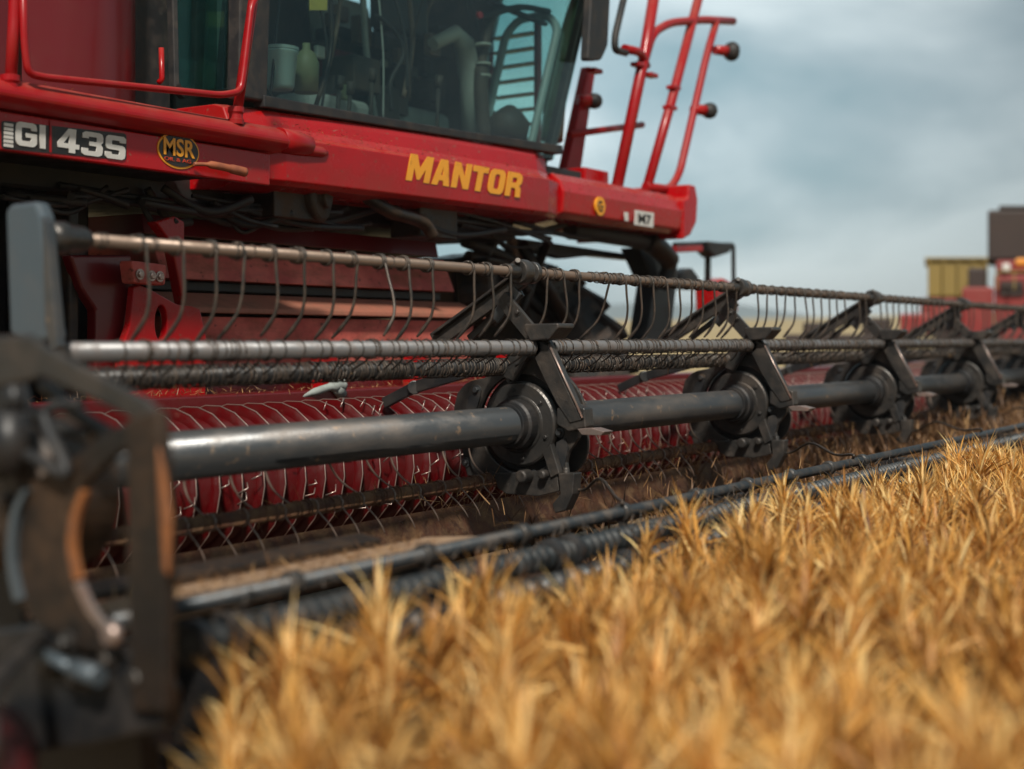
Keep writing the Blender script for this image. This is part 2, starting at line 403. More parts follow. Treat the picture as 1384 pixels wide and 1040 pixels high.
# wire wraps on the grey bar and the dark ragged bar behind it
for bar, Y, Z, br, m, dens, nm in ((barB, BY, BZ, .027, M['wire'], .05, 'wire_wrap'), (barD, DY, DZ, .03, M['wire'], .022, 'wire_wrap'), (barE, EY, EZ, .024, M['rust'], .07, 'wire_wrap'), (barA, AY, AZ, .0185, M['wire'], .16, 'wire_wrap')):
    mb = MB(); x = XL + .15
    while x < XR:
        dense = 1 + .6 * math.sin(x * 7)
        if nm and (Y != AY or random.random() < .7 or x > 5):
            if Y == AY and x > 5: st = .055
            else: st = dens
            coil(mb, x, Y, Z, br + .003 + random.uniform(0, .003), random.choice([1, 1, 1.5, 2]), random.uniform(.004, .02), random.uniform(.0018, .0034), 5, 10, ph=random.uniform(0, 6))
        else: st = dens
        x += st * random.uniform(.5, 1.4) * (1.3 if dense < 1 else .8)
    o = obj(nm, mb, m, bar); o['kind'] = 'stuff'
# short hooks hanging below bar B
mb = MB(); x = XL + .2
while x < XR:
    l = random.uniform(.05, .085); dx = random.uniform(-.03, .03)
    mb.tube(smoothpath([(x, BY + .02, BZ - .02), (x + dx * .3, BY + .03, BZ - l * .6), (x + dx, BY + .07, BZ - l)], 3), .0035, 5); x += random.uniform(.04, .1)
obj('hook_row', mb, M['wire'], barB)['kind'] = 'stuff'

# ---- reel spider (built at the first station, then copied)
X0 = SPX[0]
def sp(px, py, dx=0): return atX(px, py, X0 + dx)
def polyX(pts, x0, x1, mb=None):
    mb = mb or MB(); q = [atX(a, b, x0) for a, b in pts]
    return mb.prX([(p.y, p.z) for p in q], x0, x1)
AXc = (X0, YC, ZC)
spider_out = [(613, 552), (618, 530), (632, 516), (655, 511), (672, 500), (684, 484), (697, 468), (716, 462), (733, 474), (740, 503), (757, 522), (770, 545), (783, 566), (782, 592), (768, 612), (764, 630), (772, 655), (752, 664), (718, 668), (680, 662), (664, 648), (655, 632), (643, 652), (630, 642), (624, 606), (614, 580)]
q = [atX(a, b, X0) for a, b in spider_out]; q = [(p.y - YC, p.z - ZC) for p in q]
def polar(q, a):
    dx, dy = math.cos(a), math.sin(a); best = .2
    for i in range(len(q)):
        x1, y1 = q[i - 1]; x2, y2 = q[i]; ex, ey = x2 - x1, y2 - y1; den = dx * ey - dy * ex
        if abs(den) < 1e-9: continue
        t = (x1 * ey - y1 * ex) / den; u = (x1 * dy - y1 * dx) / den
        if t > 0 and 0 <= u <= 1: best = max(best, t)
    return best
nA = 72; outer = []; inner = []
for k in range(nA):
    a = 2 * math.pi * k / nA; ro = polar(q, a); ri = .196
    outer.append((X0, YC + math.cos(a) * ro, ZC + math.sin(a) * ro)); inner.append((X0, YC + math.cos(a) * ri, ZC + math.sin(a) * ri))
m1 = MB(); m1.ring(outer, inner, (.022, 0, 0))
spider = obj('reel_spider', m1, M['steel'], hd, origin=AXc, bev=.004)
subs = []
def sub(name, mb, m, bev=0, origin=None):
    o = obj(name, mb, m, spider, origin=origin, bev=bev); subs.append(o); return o
m2 = MB(); m2.lathe((X0 - .03, YC, ZC), (1, 0, 0), [(0, .05), (0, .108), (.006, .112), (.008, .114), (.008, .158), (.014, .165), (.03, .168), (.045, .165)], 56)
sub('disc', m2, M['steel'], 0)
m2 = MB(); m2.lathe((X0 - .115, YC, ZC), (1, 0, 0), [(0, .073), (.0, .084), (.03, .088), (.04, .098), (.082, .1), (.086, .09)], 40)
sub('hub_flange', m2, M['black'], .002)
m2 = MB(); m2.lathe((X0 + .03, YC, ZC), (1, 0, 0), [(0, .195), (.02, .205), (.05, .205), (.07, .19)], 56)
sub('bearing_ring', m2, M['black'], .003)
for k in range(6):
    a = R(20 + 60 * k); m2 = MB(); m2.hexbolt((X0 - .022, YC + .135 * math.cos(a), ZC + .135 * math.sin(a)), (-1, 0, 0), .008, .01); sub('bolt', m2, M['steel'])
for px, py in ((645, 527), (690, 512), (757, 585), (722, 642), (742, 640), (678, 650), (630, 625), (727, 480)):
    p = sp(px, py, 0); m2 = MB(); m2.hexbolt(p, (-1, 0, 0), .013, .02); sub('bolt', m2, M['tube'])
# second shaped plate behind
m2 = MB(); o2 = []; i2 = []
for k in range(nA):
    a = 2 * math.pi * k / nA; lobes = .235 + .03 * max(0, math.cos(3 * a + 1.2)); o2.append((X0 + .11, YC + math.cos(a) * lobes, ZC + math.sin(a) * lobes)); i2.append((X0 + .11, YC + math.cos(a) * .15, ZC + math.sin(a) * .15))
m2.ring(o2, i2, (.015, 0, 0)); sub('rear_plate', m2, M['steel'], .003)
# fin with turned flange
m2 = polyX([(716, 470), (727, 459), (741, 468), (758, 508), (786, 568), (770, 572), (752, 545), (735, 512)], X0 - .05, X0 - .035)
m2.prism([sp(741, 468, -.05), sp(786, 568, -.05), sp(789, 566, -.05), sp(744, 466, -.05)], (.03, 0, 0))
sub('fin_plate', m2, M['steel'], .003)
m2 = MB(); m2.tube([sp(742, 466, -.052), sp(760, 506, -.052), sp(787, 565, -.052)], .005, 6); sub('fin_edge', m2, M['bare'])
m2 = polyX([(708, 438), (754, 437), (755, 443), (742, 459), (716, 461), (709, 448)], X0 - .09, X0 + .03)
sub('cap_bracket', m2, M['steel'], .006)
m2 = polyX([(752, 552), (772, 546), (790, 552), (792, 578), (768, 584), (752, 574)], X0 - .045, X0 + .02)
sub('clamp_block', m2, M['steel'], .006)
m2 = MB(); m2.prism([sp(780, 580, -.1), sp(800, 579, -.1), sp(817, 584, -.1), sp(812, 589, -.1), sp(786, 588, -.1)], (.07, 0, 0))
sub('clamp_tab', m2, M['bare'], .002)
# crossing arms that carry the upper bar
m2 = MB(); m2.bar(sp(588, 462, .06), sp(708, 374, .06), .075, .03, (1, 0, 0)); m2.bar(sp(588, 452, .045), sp(700, 369, .045), .012, .05, (1, 0, 0))
sub('upper_arm', m2, M['steel'], .004)
m2 = MB(); m2.bar(sp(634, 458, .11), sp(706, 396, .11), .03, .015, (1, 0, 0)); m2.bar(sp(700, 392, -.0), sp(668, 432, -.0), .05, .012, (1, 0, 0))
sub('cross_arm', m2, M['tube'], .003)
m2 = MB(); m2.bar(sp(678, 402, -.02), sp(738, 474, -.02), .062, .02, (1, 0, 0)); m2.hexbolt(sp(700, 422, -.03), (-1, 0, 0), .01, .012); m2.hexbolt(sp(690, 412, -.03), (-1, 0, 0), .008, .012)
sub('link_plate', m2, M['steel'], .004)
m2 = MB(); m2.lathe((X0 - .03, AY, AZ), (1, 0, 0), [(0, .02), (0, .045), (.012, .05), (.05, .05), (.062, .045)], 28)
m2.lathe((X0 + .06, AY, AZ), (1, 0, 0), [(0, .03), (.004, .044), (.03, .044), (.034, .03)], 24)
m2.lathe((X0 - .1, AY, AZ), (1, 0, 0), [(0, .025), (.03, .03), (.06, .03)], 24)
m2.lathe((X0 - .035, AY, AZ + .02), (-.6, -.5, .4), [(0, .012), (.05, .012)], 10)
sub('bar_bearing', m2, M['steel'], .002)
m2 = MB(); m2.lathe((X0 - .05, BY, BZ), (1, 0, 0), [(0, .03), (0, .043), (.03, .046), (.09, .046), (.1, .04)], 28)
sub('bar_clamp', m2, M['black'], .003)
# lower bracket, knuckle and wire that steadies the front rail
m2 = polyX([(668, 640), (752, 636), (756, 664), (728, 671), (684, 668), (672, 660)], X0 - .03, X0 + .0)
p = sp(714, 643, -.03); m2.lathe(p + Vector((-.06, 0, 0)), (1, 0, 0), [(0, .02), (.005, .026), (.06, .026)], 18)
p = sp(738, 641, -.03); m2.lathe(p + Vector((-.04, 0, 0)), (1, 0, 0), [(0, .012), (.005, .018), (.04, .018)], 18)
sub('lower_bracket', m2, M['steel'], .004)
m2 = polyX([(754, 640), (776, 640), (774, 668), (764, 690), (750, 694), (746, 682), (757, 668)], X0 - .05, X0 + .01)
m2.tube([sp(765, 632, -.02), sp(766, 676, -.02)], .014, 10)
sub('knuckle', m2, M['steel'], .004)
m2 = polyX([(752, 598), (764, 592), (768, 606), (762, 632), (752, 636), (749, 620)], X0 - .006, X0 - .001); sub('slot_shade', m2, M['rubber'])  # plate is uncut: black pieces paint in the dark of two slots
m2 = polyX([(628, 560), (634, 536), (650, 528), (648, 540), (640, 566)], X0 - .006, X0 - .001); sub('slot_shade', m2, M['rubber'])
m2 = polyX([(676, 508), (704, 474), (716, 478), (694, 516)], X0 - .035, X0 - .01); sub('brace', m2, M['steel'], .003)
m2 = polyX([(744, 600), (756, 640), (744, 646), (733, 612)], X0 - .04, X0 - .01); sub('brace', m2, M['steel'], .003)
m2 = MB(); m2.tube([sp(640, 660, .03), sp(664, 640, .0), sp(690, 655, -.02)], .012, 10); sub('brace', m2, M['steel'])
RY, RZ = 2.1, CAMZ - .2566 * 2.1
m2 = MB(); e_ = atY(842, 690, RY)
m2.tube(smoothpath([sp(768, 660, -.02), sp(790, 662, -.02), Vector((X0 - .3, 2.45, 1.02)).lerp(sp(790, 662), .3), atY(832, 672, 2.3), atY(840, 678, RY), Vector((atY(842, 690, RY).x, RY, RZ + .02))], 6), .006, 8)
sub('stay_wire', m2, M['wire'])
m2 = MB(); m2.bar(sp(640, 500, .1), sp(560, 524, .1), .05, .03, (1, 0, 0)); m2.bar(sp(560, 524, .1), sp(520, 545, .1), .045, .03, (1, 0, 0))
m2.tube([sp(560, 524, .08), sp(560, 524, .13)], .03, 14)
sub('rear_link', m2, M['black'], .004)
for X in SPX[1:]:
    c = spider.copy(); sc.collection.objects.link(c); c.parent = hd; c.location = spider.location + Vector((X - X0, 0, 0))
    for s_ in subs:
        d = s_.copy(); sc.collection.objects.link(d); d.parent = c; d.location = s_.location

# auger: drum with helical flights and bare worn edges
UY, UZ, UR = 3.9, .955, .25
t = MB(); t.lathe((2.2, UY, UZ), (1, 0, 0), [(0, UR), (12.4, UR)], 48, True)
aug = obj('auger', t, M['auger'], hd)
def helix(x0, x1, pitch, r0, r1, mb, n=22, th=.004):
    tot = int((x1 - x0) / pitch * n); vs = []
    for i in range(tot + 1):
        a = -2 * math.pi * i / n; x = x0 + pitch * i / n
        for (dx, r) in ((-th, r0), (-th * .4, r1), (th * .4, r1), (th, r0)): vs.append((x + dx, UY + r * math.cos(a), UZ + r * math.sin(a)))
    mb.add(vs, [(4 * i + k, 4 * i + k + 1, 4 * i + k + 5, 4 * i + k + 4) for i in range(tot) for k in range(3)], True)
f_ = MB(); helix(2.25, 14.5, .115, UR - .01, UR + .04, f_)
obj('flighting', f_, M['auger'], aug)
f_ = MB(); pts = []
for i in range(int(12.25 / .115 * 22)):
    a = -2 * math.pi * i / 22; pts.append((2.25 + .115 * i / 22, UY + (UR + .041) * math.cos(a), UZ + (UR + .041) * math.sin(a)))
f_.tube(pts, .003, 5); obj('flight_edge', f_, M['bare'], aug)
f_ = MB()
for i in range(230):
    x = random.uniform(2.3, 13); a = random.uniform(R(110), R(215)); r = UR + .03; l = random.uniform(.02, .06); an = -random.uniform(.3, .9)
    f_.tube([(x, UY + r * math.cos(a), UZ + r * math.sin(a)), (x + l * .5, UY + (r + .03) * math.cos(a + an * .1), UZ + (r + .03) * math.sin(a + an * .1)), (x + l, UY + (r + .01) * math.cos(a + an * .2), UZ + (r + .01) * math.sin(a + an * .2))], .003, 4)
obj('snagged_wire', f_, M['bare'], aug)['kind'] = 'stuff'

# trough, back wall, pan
t = MB(); prof = [(3.42, .80), (3.40, .72), (3.5, .62), (3.8, .585), (4.15, .62), (4.3, .8), (4.32, 1.17), (4.36, 1.2), (4.40, 1.17), (4.38, .75), (4.2, .55), (3.5, .55), (3.36, .66)]
t.prX(prof, 2.2, 14.6); obj('auger_trough', t, M['rust'], hd)
t = MB(); t.box(2.2, 14.6, 2.35, 3.45, .50, .54); obj('floor_pan', t, M['frame'], hd, bev=.004)
t = MB(); t.box(2.0, 14.6, 4.34, 4.46, 1.203, 1.26); obj('rear_beam', t, M['reddark'], hd, bev=.01)
# knife bar with fingers in front
t = MB(); t.box(2.2, 14.6, 2.02, 2.36, .56, .60); obj('cutter_bar', t, M['black'], hd, bev=.004)
# tan board lying along the cutter bar
a_ = MB(); z = .93
a_.prism([(1.9, 2.24, z), (3.2, 2.24, z), (3.42, 2.30, z), (3.3, 2.42, z), (1.9, 2.42, z)], (0, 0, -.03)); obj('crop_board', a_, M['tan'], hd, bev=.004)
a_ = MB(); a_.prism([(1.9, 2.425, z + .02), (3.1, 2.425, z + .02), (3.1, 2.50, z + .03), (1.9, 2.50, z + .03)], (0, 0, -.02)); obj('board_ledge', a_, M['frame'], hd, bev=.003)
for x in (2.3, 3.1, 5.2, 7.2, 9.4, 11.8): obj('board_bracket', MB().box(x, x + .06, 2.12, 2.4, .56, .89), M['black'], hd, bev=.005)
# front rail with clamps
t = MB(); t.lathe((1.85, RY, RZ), (1, 0, 0), [(0, .0195), (13, .0195)], 20, True); rail = obj('front_rail', t, M['railgrey'], hd)
for px in (395, 575, 705, 842, 940, 1010, 1068, 1120, 1165):
    p = atY(px, 700, RY); c = MB(); c.lathe((p.x - .02, RY, RZ), (1, 0, 0), [(0, .022), (.003, .029), (.035, .029), (.04, .022)], 20); c.box(p.x - .012, p.x + .012, RY - .012, RY + .012, RZ - .35, RZ - .025)
    obj('rail_clamp', c, M['steel'], rail, bev=.002)
# two ribbed rollers in front of the rail
for (Y, Z, r, x0, x1, pit) in ((1.99, .915, .034, 1.95, 13.5, .04), (1.93, .85, .036, 2.25, 13.5, .07)):
    prof = []; x = 0
    while x < x1 - x0: prof += [(x, r * .7), (x + pit * .4, r * .7), (x + pit * .55, r), (x + pit * .85, r)]; x += pit
    t = MB(); t.lathe((x0, Y, Z), (1, 0, 0), prof, 20); ro = obj('ribbed_roller', t, M['roller'], hd)
    for xx in (x0, x0 + .09, x0 + 1.32, x0 + 1.42, x0 + 3.1, x0 + 5.1):
        c = MB(); c.lathe((xx, Y, Z), (1, 0, 0), [(0, r), (.005, r * 1.35), (.025, r * 1.35), (.03, r)], 24); obj('roller_flange', c, M['black'], ro)
mb = MB()
for i in range(120):
    x = random.uniform(2.0, 10); y = random.uniform(1.92, 2.1); z = .95; l = random.uniform(.03, .1); a = random.uniform(-1, 1)
    mb.tube(smoothpath([(x, y, z - .01), (x + l * .4, y - .02 * a, z + random.uniform(.01, .03)), (x + l, y + .03 * a, z + random.uniform(-.03, .02))], 3), .002, 4)
obj('loose_wire', mb, M['wire'], hd)['kind'] = 'stuff'

# ---- near end frame of the reel (plane X = XE)
XE = 2.42
XE = 2.42
def pe(px, py, dx=0): return atX(px, py, XE + dx)
def polyE(pts, x0, x1):
    mb = MB(); q = [pe(a, b, x0) for a, b in pts]; return mb.prX([(p.y, p.z) for p in q], XE + x0, XE + x0 + (x1 - x0) * .35)
o = obj('end_bracket', polyE([(6, 285), (14, 276), (48, 272), (56, 292), (70, 440), (74, 458), (40, 466), (12, 452)], -.06, .07), M['bluegrey'], hd, bev=.012)
o = obj('bracket_lip', polyE([(56, 292), (62, 300), (78, 470), (68, 474), (60, 440)], -.075, .0), M['tube'], hd, bev=.004)
XE = 1.8
m2 = MB(); p = Vector((XL + .02, AY, AZ)); m2.lathe(p - Vector((.03, 0, 0)), (1, 0, 0), [(0, .03), (0, .04), (.05, .044), (.06, .036), (.11, .034), (.13, .026)], 24, True); m2.hexbolt(p + Vector((-.06, -.05, -.01)), (-.3, -1, 0), .016, .02)
obj('bar_socket', m2, M['steel'], hd)
m2 = polyE([(-30, 455), (40, 452), (62, 470), (196, 540), (212, 556), (208, 585), (188, 580), (176, 566), (58, 512), (-30, 530)], -.1, -.05)
obj('end_arm', m2, M['steel'], hd, bev=.008)
m2 = polyE([(168, 566), (212, 552), (220, 620), (224, 760), (222, 965), (176, 962), (170, 760)], -.12, -.04)
obj('end_upright', m2, M['frame'], hd, bev=.008)
m2 = polyE([(210, 600), (220, 640), (229, 700), (225, 780), (219, 770), (212, 660)], -.135, -.10)
obj('rusty_edge', m2, M['rustorange'], hd, bev=.006)
def bandE(path, wd, x0, x1):
    P = [Vector(p) for p in smoothpath([(a, b, 0) for a, b in path], 6)]; Lp = []; Rp = []
    for i, p in enumerate(P):
        d = (P[min(i + 1, len(P) - 1)] - P[max(i - 1, 0)]).normalized(); n = Vector((-d.y, d.x, 0)) * wd / 2
        Lp.append(p + n); Rp.append(p - n)
    mb = MB()
    for i in range(len(P) - 1):
        q = [pe(v.x, v.y, x0) for v in (Lp[i], Lp[i + 1], Rp[i + 1], Rp[i])]; mb.prX([(a.y, a.z) for a in q], XE + x0, XE + x1)
    return mb
m2 = polyE([(60, 640), (30, 655), (14, 695), (9, 755), (18, 812), (58, 855), (108, 892), (170, 908), (176, 884), (150, 866), (122, 836), (100, 785), (90, 740), (94, 695), (112, 658), (150, 620), (186, 600), (190, 578), (165, 572), (128, 592), (95, 622)], -.1, -.03)
obj('curved_guard', m2, M['frame'], hd, bev=.008)
obj('guard_edge', bandE([(112, 664), (99, 700), (95, 742), (103, 784)], 9, -.112, -.100), M['rustorange'], hd)
obj('guard_edge', bandE([(103, 788), (122, 828), (150, 860)], 9, -.112, -.100), M['bare'], hd)
obj('guard_highlight', bandE([(32, 662), (17, 700), (12, 758), (22, 812)], 8, -.115, -.100), M['bluegrey'], hd)  # bluish edge highlight, laid on as a blue-grey strip
m2 = MB(); p = pe(38, 668); m2.lathe(p - Vector((.1, 0, 0)), (1, 0, 0), [(0, .03), (0, .1), (.02, .12), (.06, .15), (.2, .15)], 36)
for k in range(6): a = k * 1.047; m2.hexbolt(p + Vector((-.1, .075 * math.cos(a), .075 * math.sin(a))), (-1, 0, 0), .012, .02)
obj('end_hub', m2, M['frame'], hd, bev=.004)
obj('hub_shaft', MB().lathe((XL - .5, YC, ZC), (1, 0, 0), [(0, .05), (.5, .05)], 24, True), M['tube'], hd)
m2 = polyE([(-60, 500), (30, 510), (40, 560), (44, 640), (30, 820), (30, 1000), (-80, 1040)], .06, .1); obj('end_plate', m2, M['black'], hd, bev=.01)
m2 = MB(); m2.tube([pe(20, 520, -.13), pe(20, 560, -.13)], .018, 14); m2.tube([pe(14, 556, -.13), pe(14, 640, -.13)], .035, 16)
obj('end_cylinder', m2, M['black'], hd)
m2 = polyE([(-60, 860), (60, 840), (110, 870), (176, 880), (222, 930), (222, 985), (120, 1010), (-60, 1030)], -.1, .02); obj('end_shoe', m2, M['black'], hd, bev=.01)
for px, py, r in ((115, 912, .02), (193, 914, .016), (72, 900, .016), (92, 868, .014), (150, 890, .013)):
    m2 = MB(); m2.hexbolt(pe(px, py, -.1), (-1, 0, 0), r, r * 1.6); obj('end_bolt', m2, M['steel'], hd, bev=.001)
m2 = MB(); m2.tube([pe(100, 905, -.14), pe(135, 915, -.14)], .018, 14); m2.tube([pe(60, 885, -.13), pe(100, 905, -.13)], .012, 12); obj('end_pin', m2, M['bluegrey'], hd)
m2 = MB(); m2.lathe(pe(155, 857, -.115), (-1, 0, 0), [(0, .022), (.01, .022), (.02, .014)], 16, True); obj('end_knob', m2, M['bare'], hd)
for a_, b_ in (((60, 520), (150, 588)), ((40, 555), (125, 592))):
    m2 = MB(); m2.tube(smoothpath([pe(*a_, -.02), pe((a_[0] + b_[0]) / 2, (a_[1] + b_[1]) / 2 + 6, -.03), pe(*b_, -.03)], 4), .014, 10); obj('end_strut', m2, M['steel'], hd)
m2 = MB(); m2.tube(smoothpath([pe(0, 640, -.1), pe(35, 615, -.12), pe(90, 640, -.12), pe(60, 560, -.1), pe(110, 545, -.08)], 6), .012, 8); obj('end_hose', m2, M['rubber'], hd)
# crop divider: dark side sheet with red nose
m2 = MB(); m2.prism([(1.88, 2.0, .02), (1.88, 3.7, .02), (1.88, 3.7, .78), (1.88, 2.6, .84), (1.88, 2.05, .8)], (.05, 0, 0)); obj('side_sheet', m2, M['black'], hd, bev=.008)
m2 = MB(); m2.lathe((1.22, 1.62, .86), (.45, .6, -.12), [(0, .015), (.012, .035), (.05, .052), (.2, .07), (.75, .09)], 24, True); obj('divider_nose', m2, M['reddark'], hd)
m2 = MB(); m2.tube(smoothpath([(1.24, 1.65, .9), (1.25, 1.66, .96), (1.36, 1.8, .98), (1.8, 2.2, .95)], 5), .016, 10); obj('divider_rod', m2, M['steel'], hd)

# ================================================================== COMBINE
CY = 4.4
cb = thing('combine_harvester', 'large red combine harvester with tinted cab and yellow MANTOR lettering, nearest of the machines', 'combine harvester', (6.2, 5.6, 0))
def P(px, py, Y=CY): return atY(px, py, Y)
def polyY(pts, Y0, Y1, rad=0):
    q = [P(a, b, Y0) for a, b in pts]
    if rad: q = rounded(q, rad)
    return MB().prism(q, (0, Y1 - Y0, 0))
# fascia: lofted shell
f_ = MB(); xs = [4.66, 4.72, 4.9, 5.3, 5.8, 6.3, 6.8, 7.2, 7.42, 7.5, 7.53]; prof = [(.16, 2.19), (.03, 2.215), (0, 2.235), (-.004, 2.33), (-.004, 2.432), (.05, 2.452), (.075, 2.49), (.09, 2.54), (.105, 2.575), (.16, 2.592), (.4, 2.592), (.4, 2.2)]
vs = []
for i, x in enumerate(xs):
    e = max(0, (x - 7.2) / .33) ** 2 * .14 + max(0, (4.9 - x) / .24) ** 2 * .05; bow = .02 * ((x - 6.1) / 1.4) ** 2
    for (dy, z) in prof: vs.append((x, CY - .03 + min(dy + e + bow, .5), z + .012 * (x - 6.1) + (.02 if z > 2.5 else 0) * (x - 5.5)))
np_ = len(prof)
f_.add(vs, [(i * np_ + k, (i + 1) * np_ + k, (i + 1) * np_ + (k + 1) % np_, i * np_ + (k + 1) % np_) for i in range(len(xs) - 1) for k in range(np_)], False)
f_.f += [tuple(range(np_)), tuple((len(xs) - 1) * np_ + k for k in range(np_))]; f_.sm += [False, False]
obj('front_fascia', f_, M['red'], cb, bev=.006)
m2 = MB(); m2.lathe((4.72, CY - .02, 2.372), (1, 0, .01), [(0, .028), (.25, .032), (.42, .026), (.46, .012)], 16, True); obj('fascia_rib', m2, M['red'], cb)
# left platform: rounded beam and decal panel
b_ = MB(); pr = [(4.26, 2.295), (4.15, 2.30), (4.11, 2.32), (4.10, 2.35), (4.12, 2.385), (4.18, 2.41), (4.6, 2.42), (4.6, 2.295)]
z0 = .0
b_.add([(x, y, z + dz) for (x, dz) in ((1.9, -.0), (4.62, 0.0)) for (y, z) in pr] , [tuple(range(8)), tuple(range(8, 16))] + [(k, (k + 1) % 8, 8 + (k + 1) % 8, 8 + k) for k in range(8)])
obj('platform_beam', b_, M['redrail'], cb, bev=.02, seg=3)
m2 = MB(); m2.lathe((4.60, 4.16, 2.355), (1, .02, -.0), [(0, .055), (.12, .048), (.2, .042), (.215, .03)], 20, True); obj('beam_end', m2, M['redrail'], cb)
m2 = MB(); m2.box(1.9, 4.56, 4.17, 4.21, 2.155, 2.293); obj('decal_panel', m2, M['red'], cb, bev=.006)
m2 = MB(); m2.box(1.9, 4.5, 4.23, 4.9, 2.2, 2.29); obj('platform_floor', m2, M['black'], cb)
# decals
def text(name, s, m, px0, px1, py0, py1, Y, parent=cb, shear=0, off=0, ext=.004):
    a = P(px0, (py0 + py1) / 2, Y); b = P(px1, (py0 + py1) / 2, Y); pc = P((px0 + px1) / 2, py0, Y); pd = P((px0 + px1) / 2, py1, Y)
    cu = bpy.data.curves.new(name, 'FONT'); cu.body = s; cu.size = 1; cu.shear = shear; cu.offset = off; cu.extrude = ext; cu.space_character = 1.12 if s == 'MANTOR' else 1.0; cu.resolution_u = 4
    to = bpy.data.objects.new(name, cu); sc.collection.objects.link(to)
    bpy.context.view_layer.update(); me = bpy.data.meshes.new_from_object(to.evaluated_get(bpy.context.evaluated_depsgraph_get())); bpy.data.objects.remove(to)
    n = len(me.vertices); co = np.empty(n * 3); me.vertices.foreach_get('co', co); co = co.reshape(-1, 3)
    mn, mx = co.min(0), co.max(0)
    x = a.x + (co[:, 0] - mn[0]) / (mx[0] - mn[0]) * (b.x - a.x); z = pd.z + (co[:, 1] - mn[1]) / (mx[1] - mn[1]) * (pc.z - pd.z); y = Y - co[:, 2] * 1.0
    org = Vector((a.x, Y, pd.z)); co2 = np.stack([x - org.x, y - org.y, z - org.z], 1)
    me.vertices.foreach_set('co', co2.ravel()); me.materials.clear(); me.materials.append(m)
    o = bpy.data.objects.new(name, me); sc.collection.objects.link(o); o.parent = parent; o.location = org - wloc(parent); return o
GL = {
 'M': (1.25, [[(0,0),(0,1),(.36,1),(.62,.52),(.89,1),(1.25,1),(1.25,0),(.93,0),(.93,.5),(.7,.08),(.55,.08),(.32,.5),(.32,0)]]),
 'A': (1.0, [[(0,0),(.3,1),(.7,1),(1,0),(.66,0),(.61,.19),(.39,.19),(.34,0)],[(.44,.4),(.5,.72),(.56,.4)]]),
 'N': (1.0, [[(0,0),(0,1),(.34,1),(.68,.46),(.68,1),(1,1),(1,0),(.68,0),(.32,.56),(.32,0)]]),
 'T': (.92, [[(.29,0),(.29,.76),(0,.76),(0,1),(.92,1),(.92,.76),(.63,.76),(.63,0)]]),
 'O': (1.0, [[(.22,0),(.05,.1),(0,.28),(0,.72),(.05,.9),(.22,1),(.78,1),(.95,.9),(1,.72),(1,.28),(.95,.1),(.78,0)],[(.34,.3),(.36,.23),(.42,.2),(.58,.2),(.64,.23),(.66,.3),(.66,.7),(.64,.77),(.58,.8),(.42,.8),(.36,.77),(.34,.7)]]),
 'R': (1.0, [[(0,0),(0,1),(.72,1),(.92,.92),(.98,.75),(.96,.58),(.82,.47),(.95,.38),(1.0,0),(.66,0),(.63,.3),(.55,.36),(.34,.36),(.34,0)],[(.34,.58),(.34,.79),(.58,.79),(.64,.74),(.64,.63),(.58,.58)]]),
 '4': (1.0, [[(.52,0),(.52,.18),(0,.18),(0,.4),(.46,1),(.82,1),(.82,.38),(1,.38),(1,.18),(.82,.18),(.82,0)],[(.26,.38),(.52,.74),(.52,.38)]]),
 '3': (1.0, [[(.0,.08),(.14,0),(.8,0),(.96,.07),(1,.2),(1,.4),(.9,.52),(1,.62),(1,.82),(.94,.95),(.8,1),(.14,1),(0,.92),(0,.72),(.3,.72),(.3,.8),(.66,.8),(.7,.76),(.7,.64),(.66,.6),(.35,.6),(.35,.42),(.66,.42),(.7,.38),(.7,.24),(.66,.2),(.3,.2),(.3,.3),(0,.3)]]),
 'S': (1.0, [[(0,.1),(.12,0),(.84,0),(.97,.07),(1,.2),(1,.44),(.94,.56),(.82,.6),(.32,.61),(.3,.65),(.3,.76),(.33,.8),(.68,.8),(.7,.72),(1,.72),(1,.9),(.88,1),(.15,1),(.03,.94),(0,.82),(0,.56),(.05,.44),(.18,.4),(.66,.39),(.7,.36),(.7,.24),(.66,.2),(.32,.2),(.3,.29),(0,.29)]]),
 'G': (1.05, [[(.2,0),(.05,.06),(0,.22),(0,.78),(.05,.94),(.2,1),(.85,1),(1,.94),(1.05,.8),(1.05,.68),(.78,.68),(.74,.78),(.32,.78),(.28,.74),(.28,.26),(.32,.22),(.7,.22),(.76,.28),(.76,.38),(.5,.38),(.5,.56),(1.05,.56),(1.05,.16),(.95,.04),(.85,0)]]),
 'I': (.3, [[(0,0),(0,1),(.3,1),(.3,0)]]),
 'W': (.0, [])}
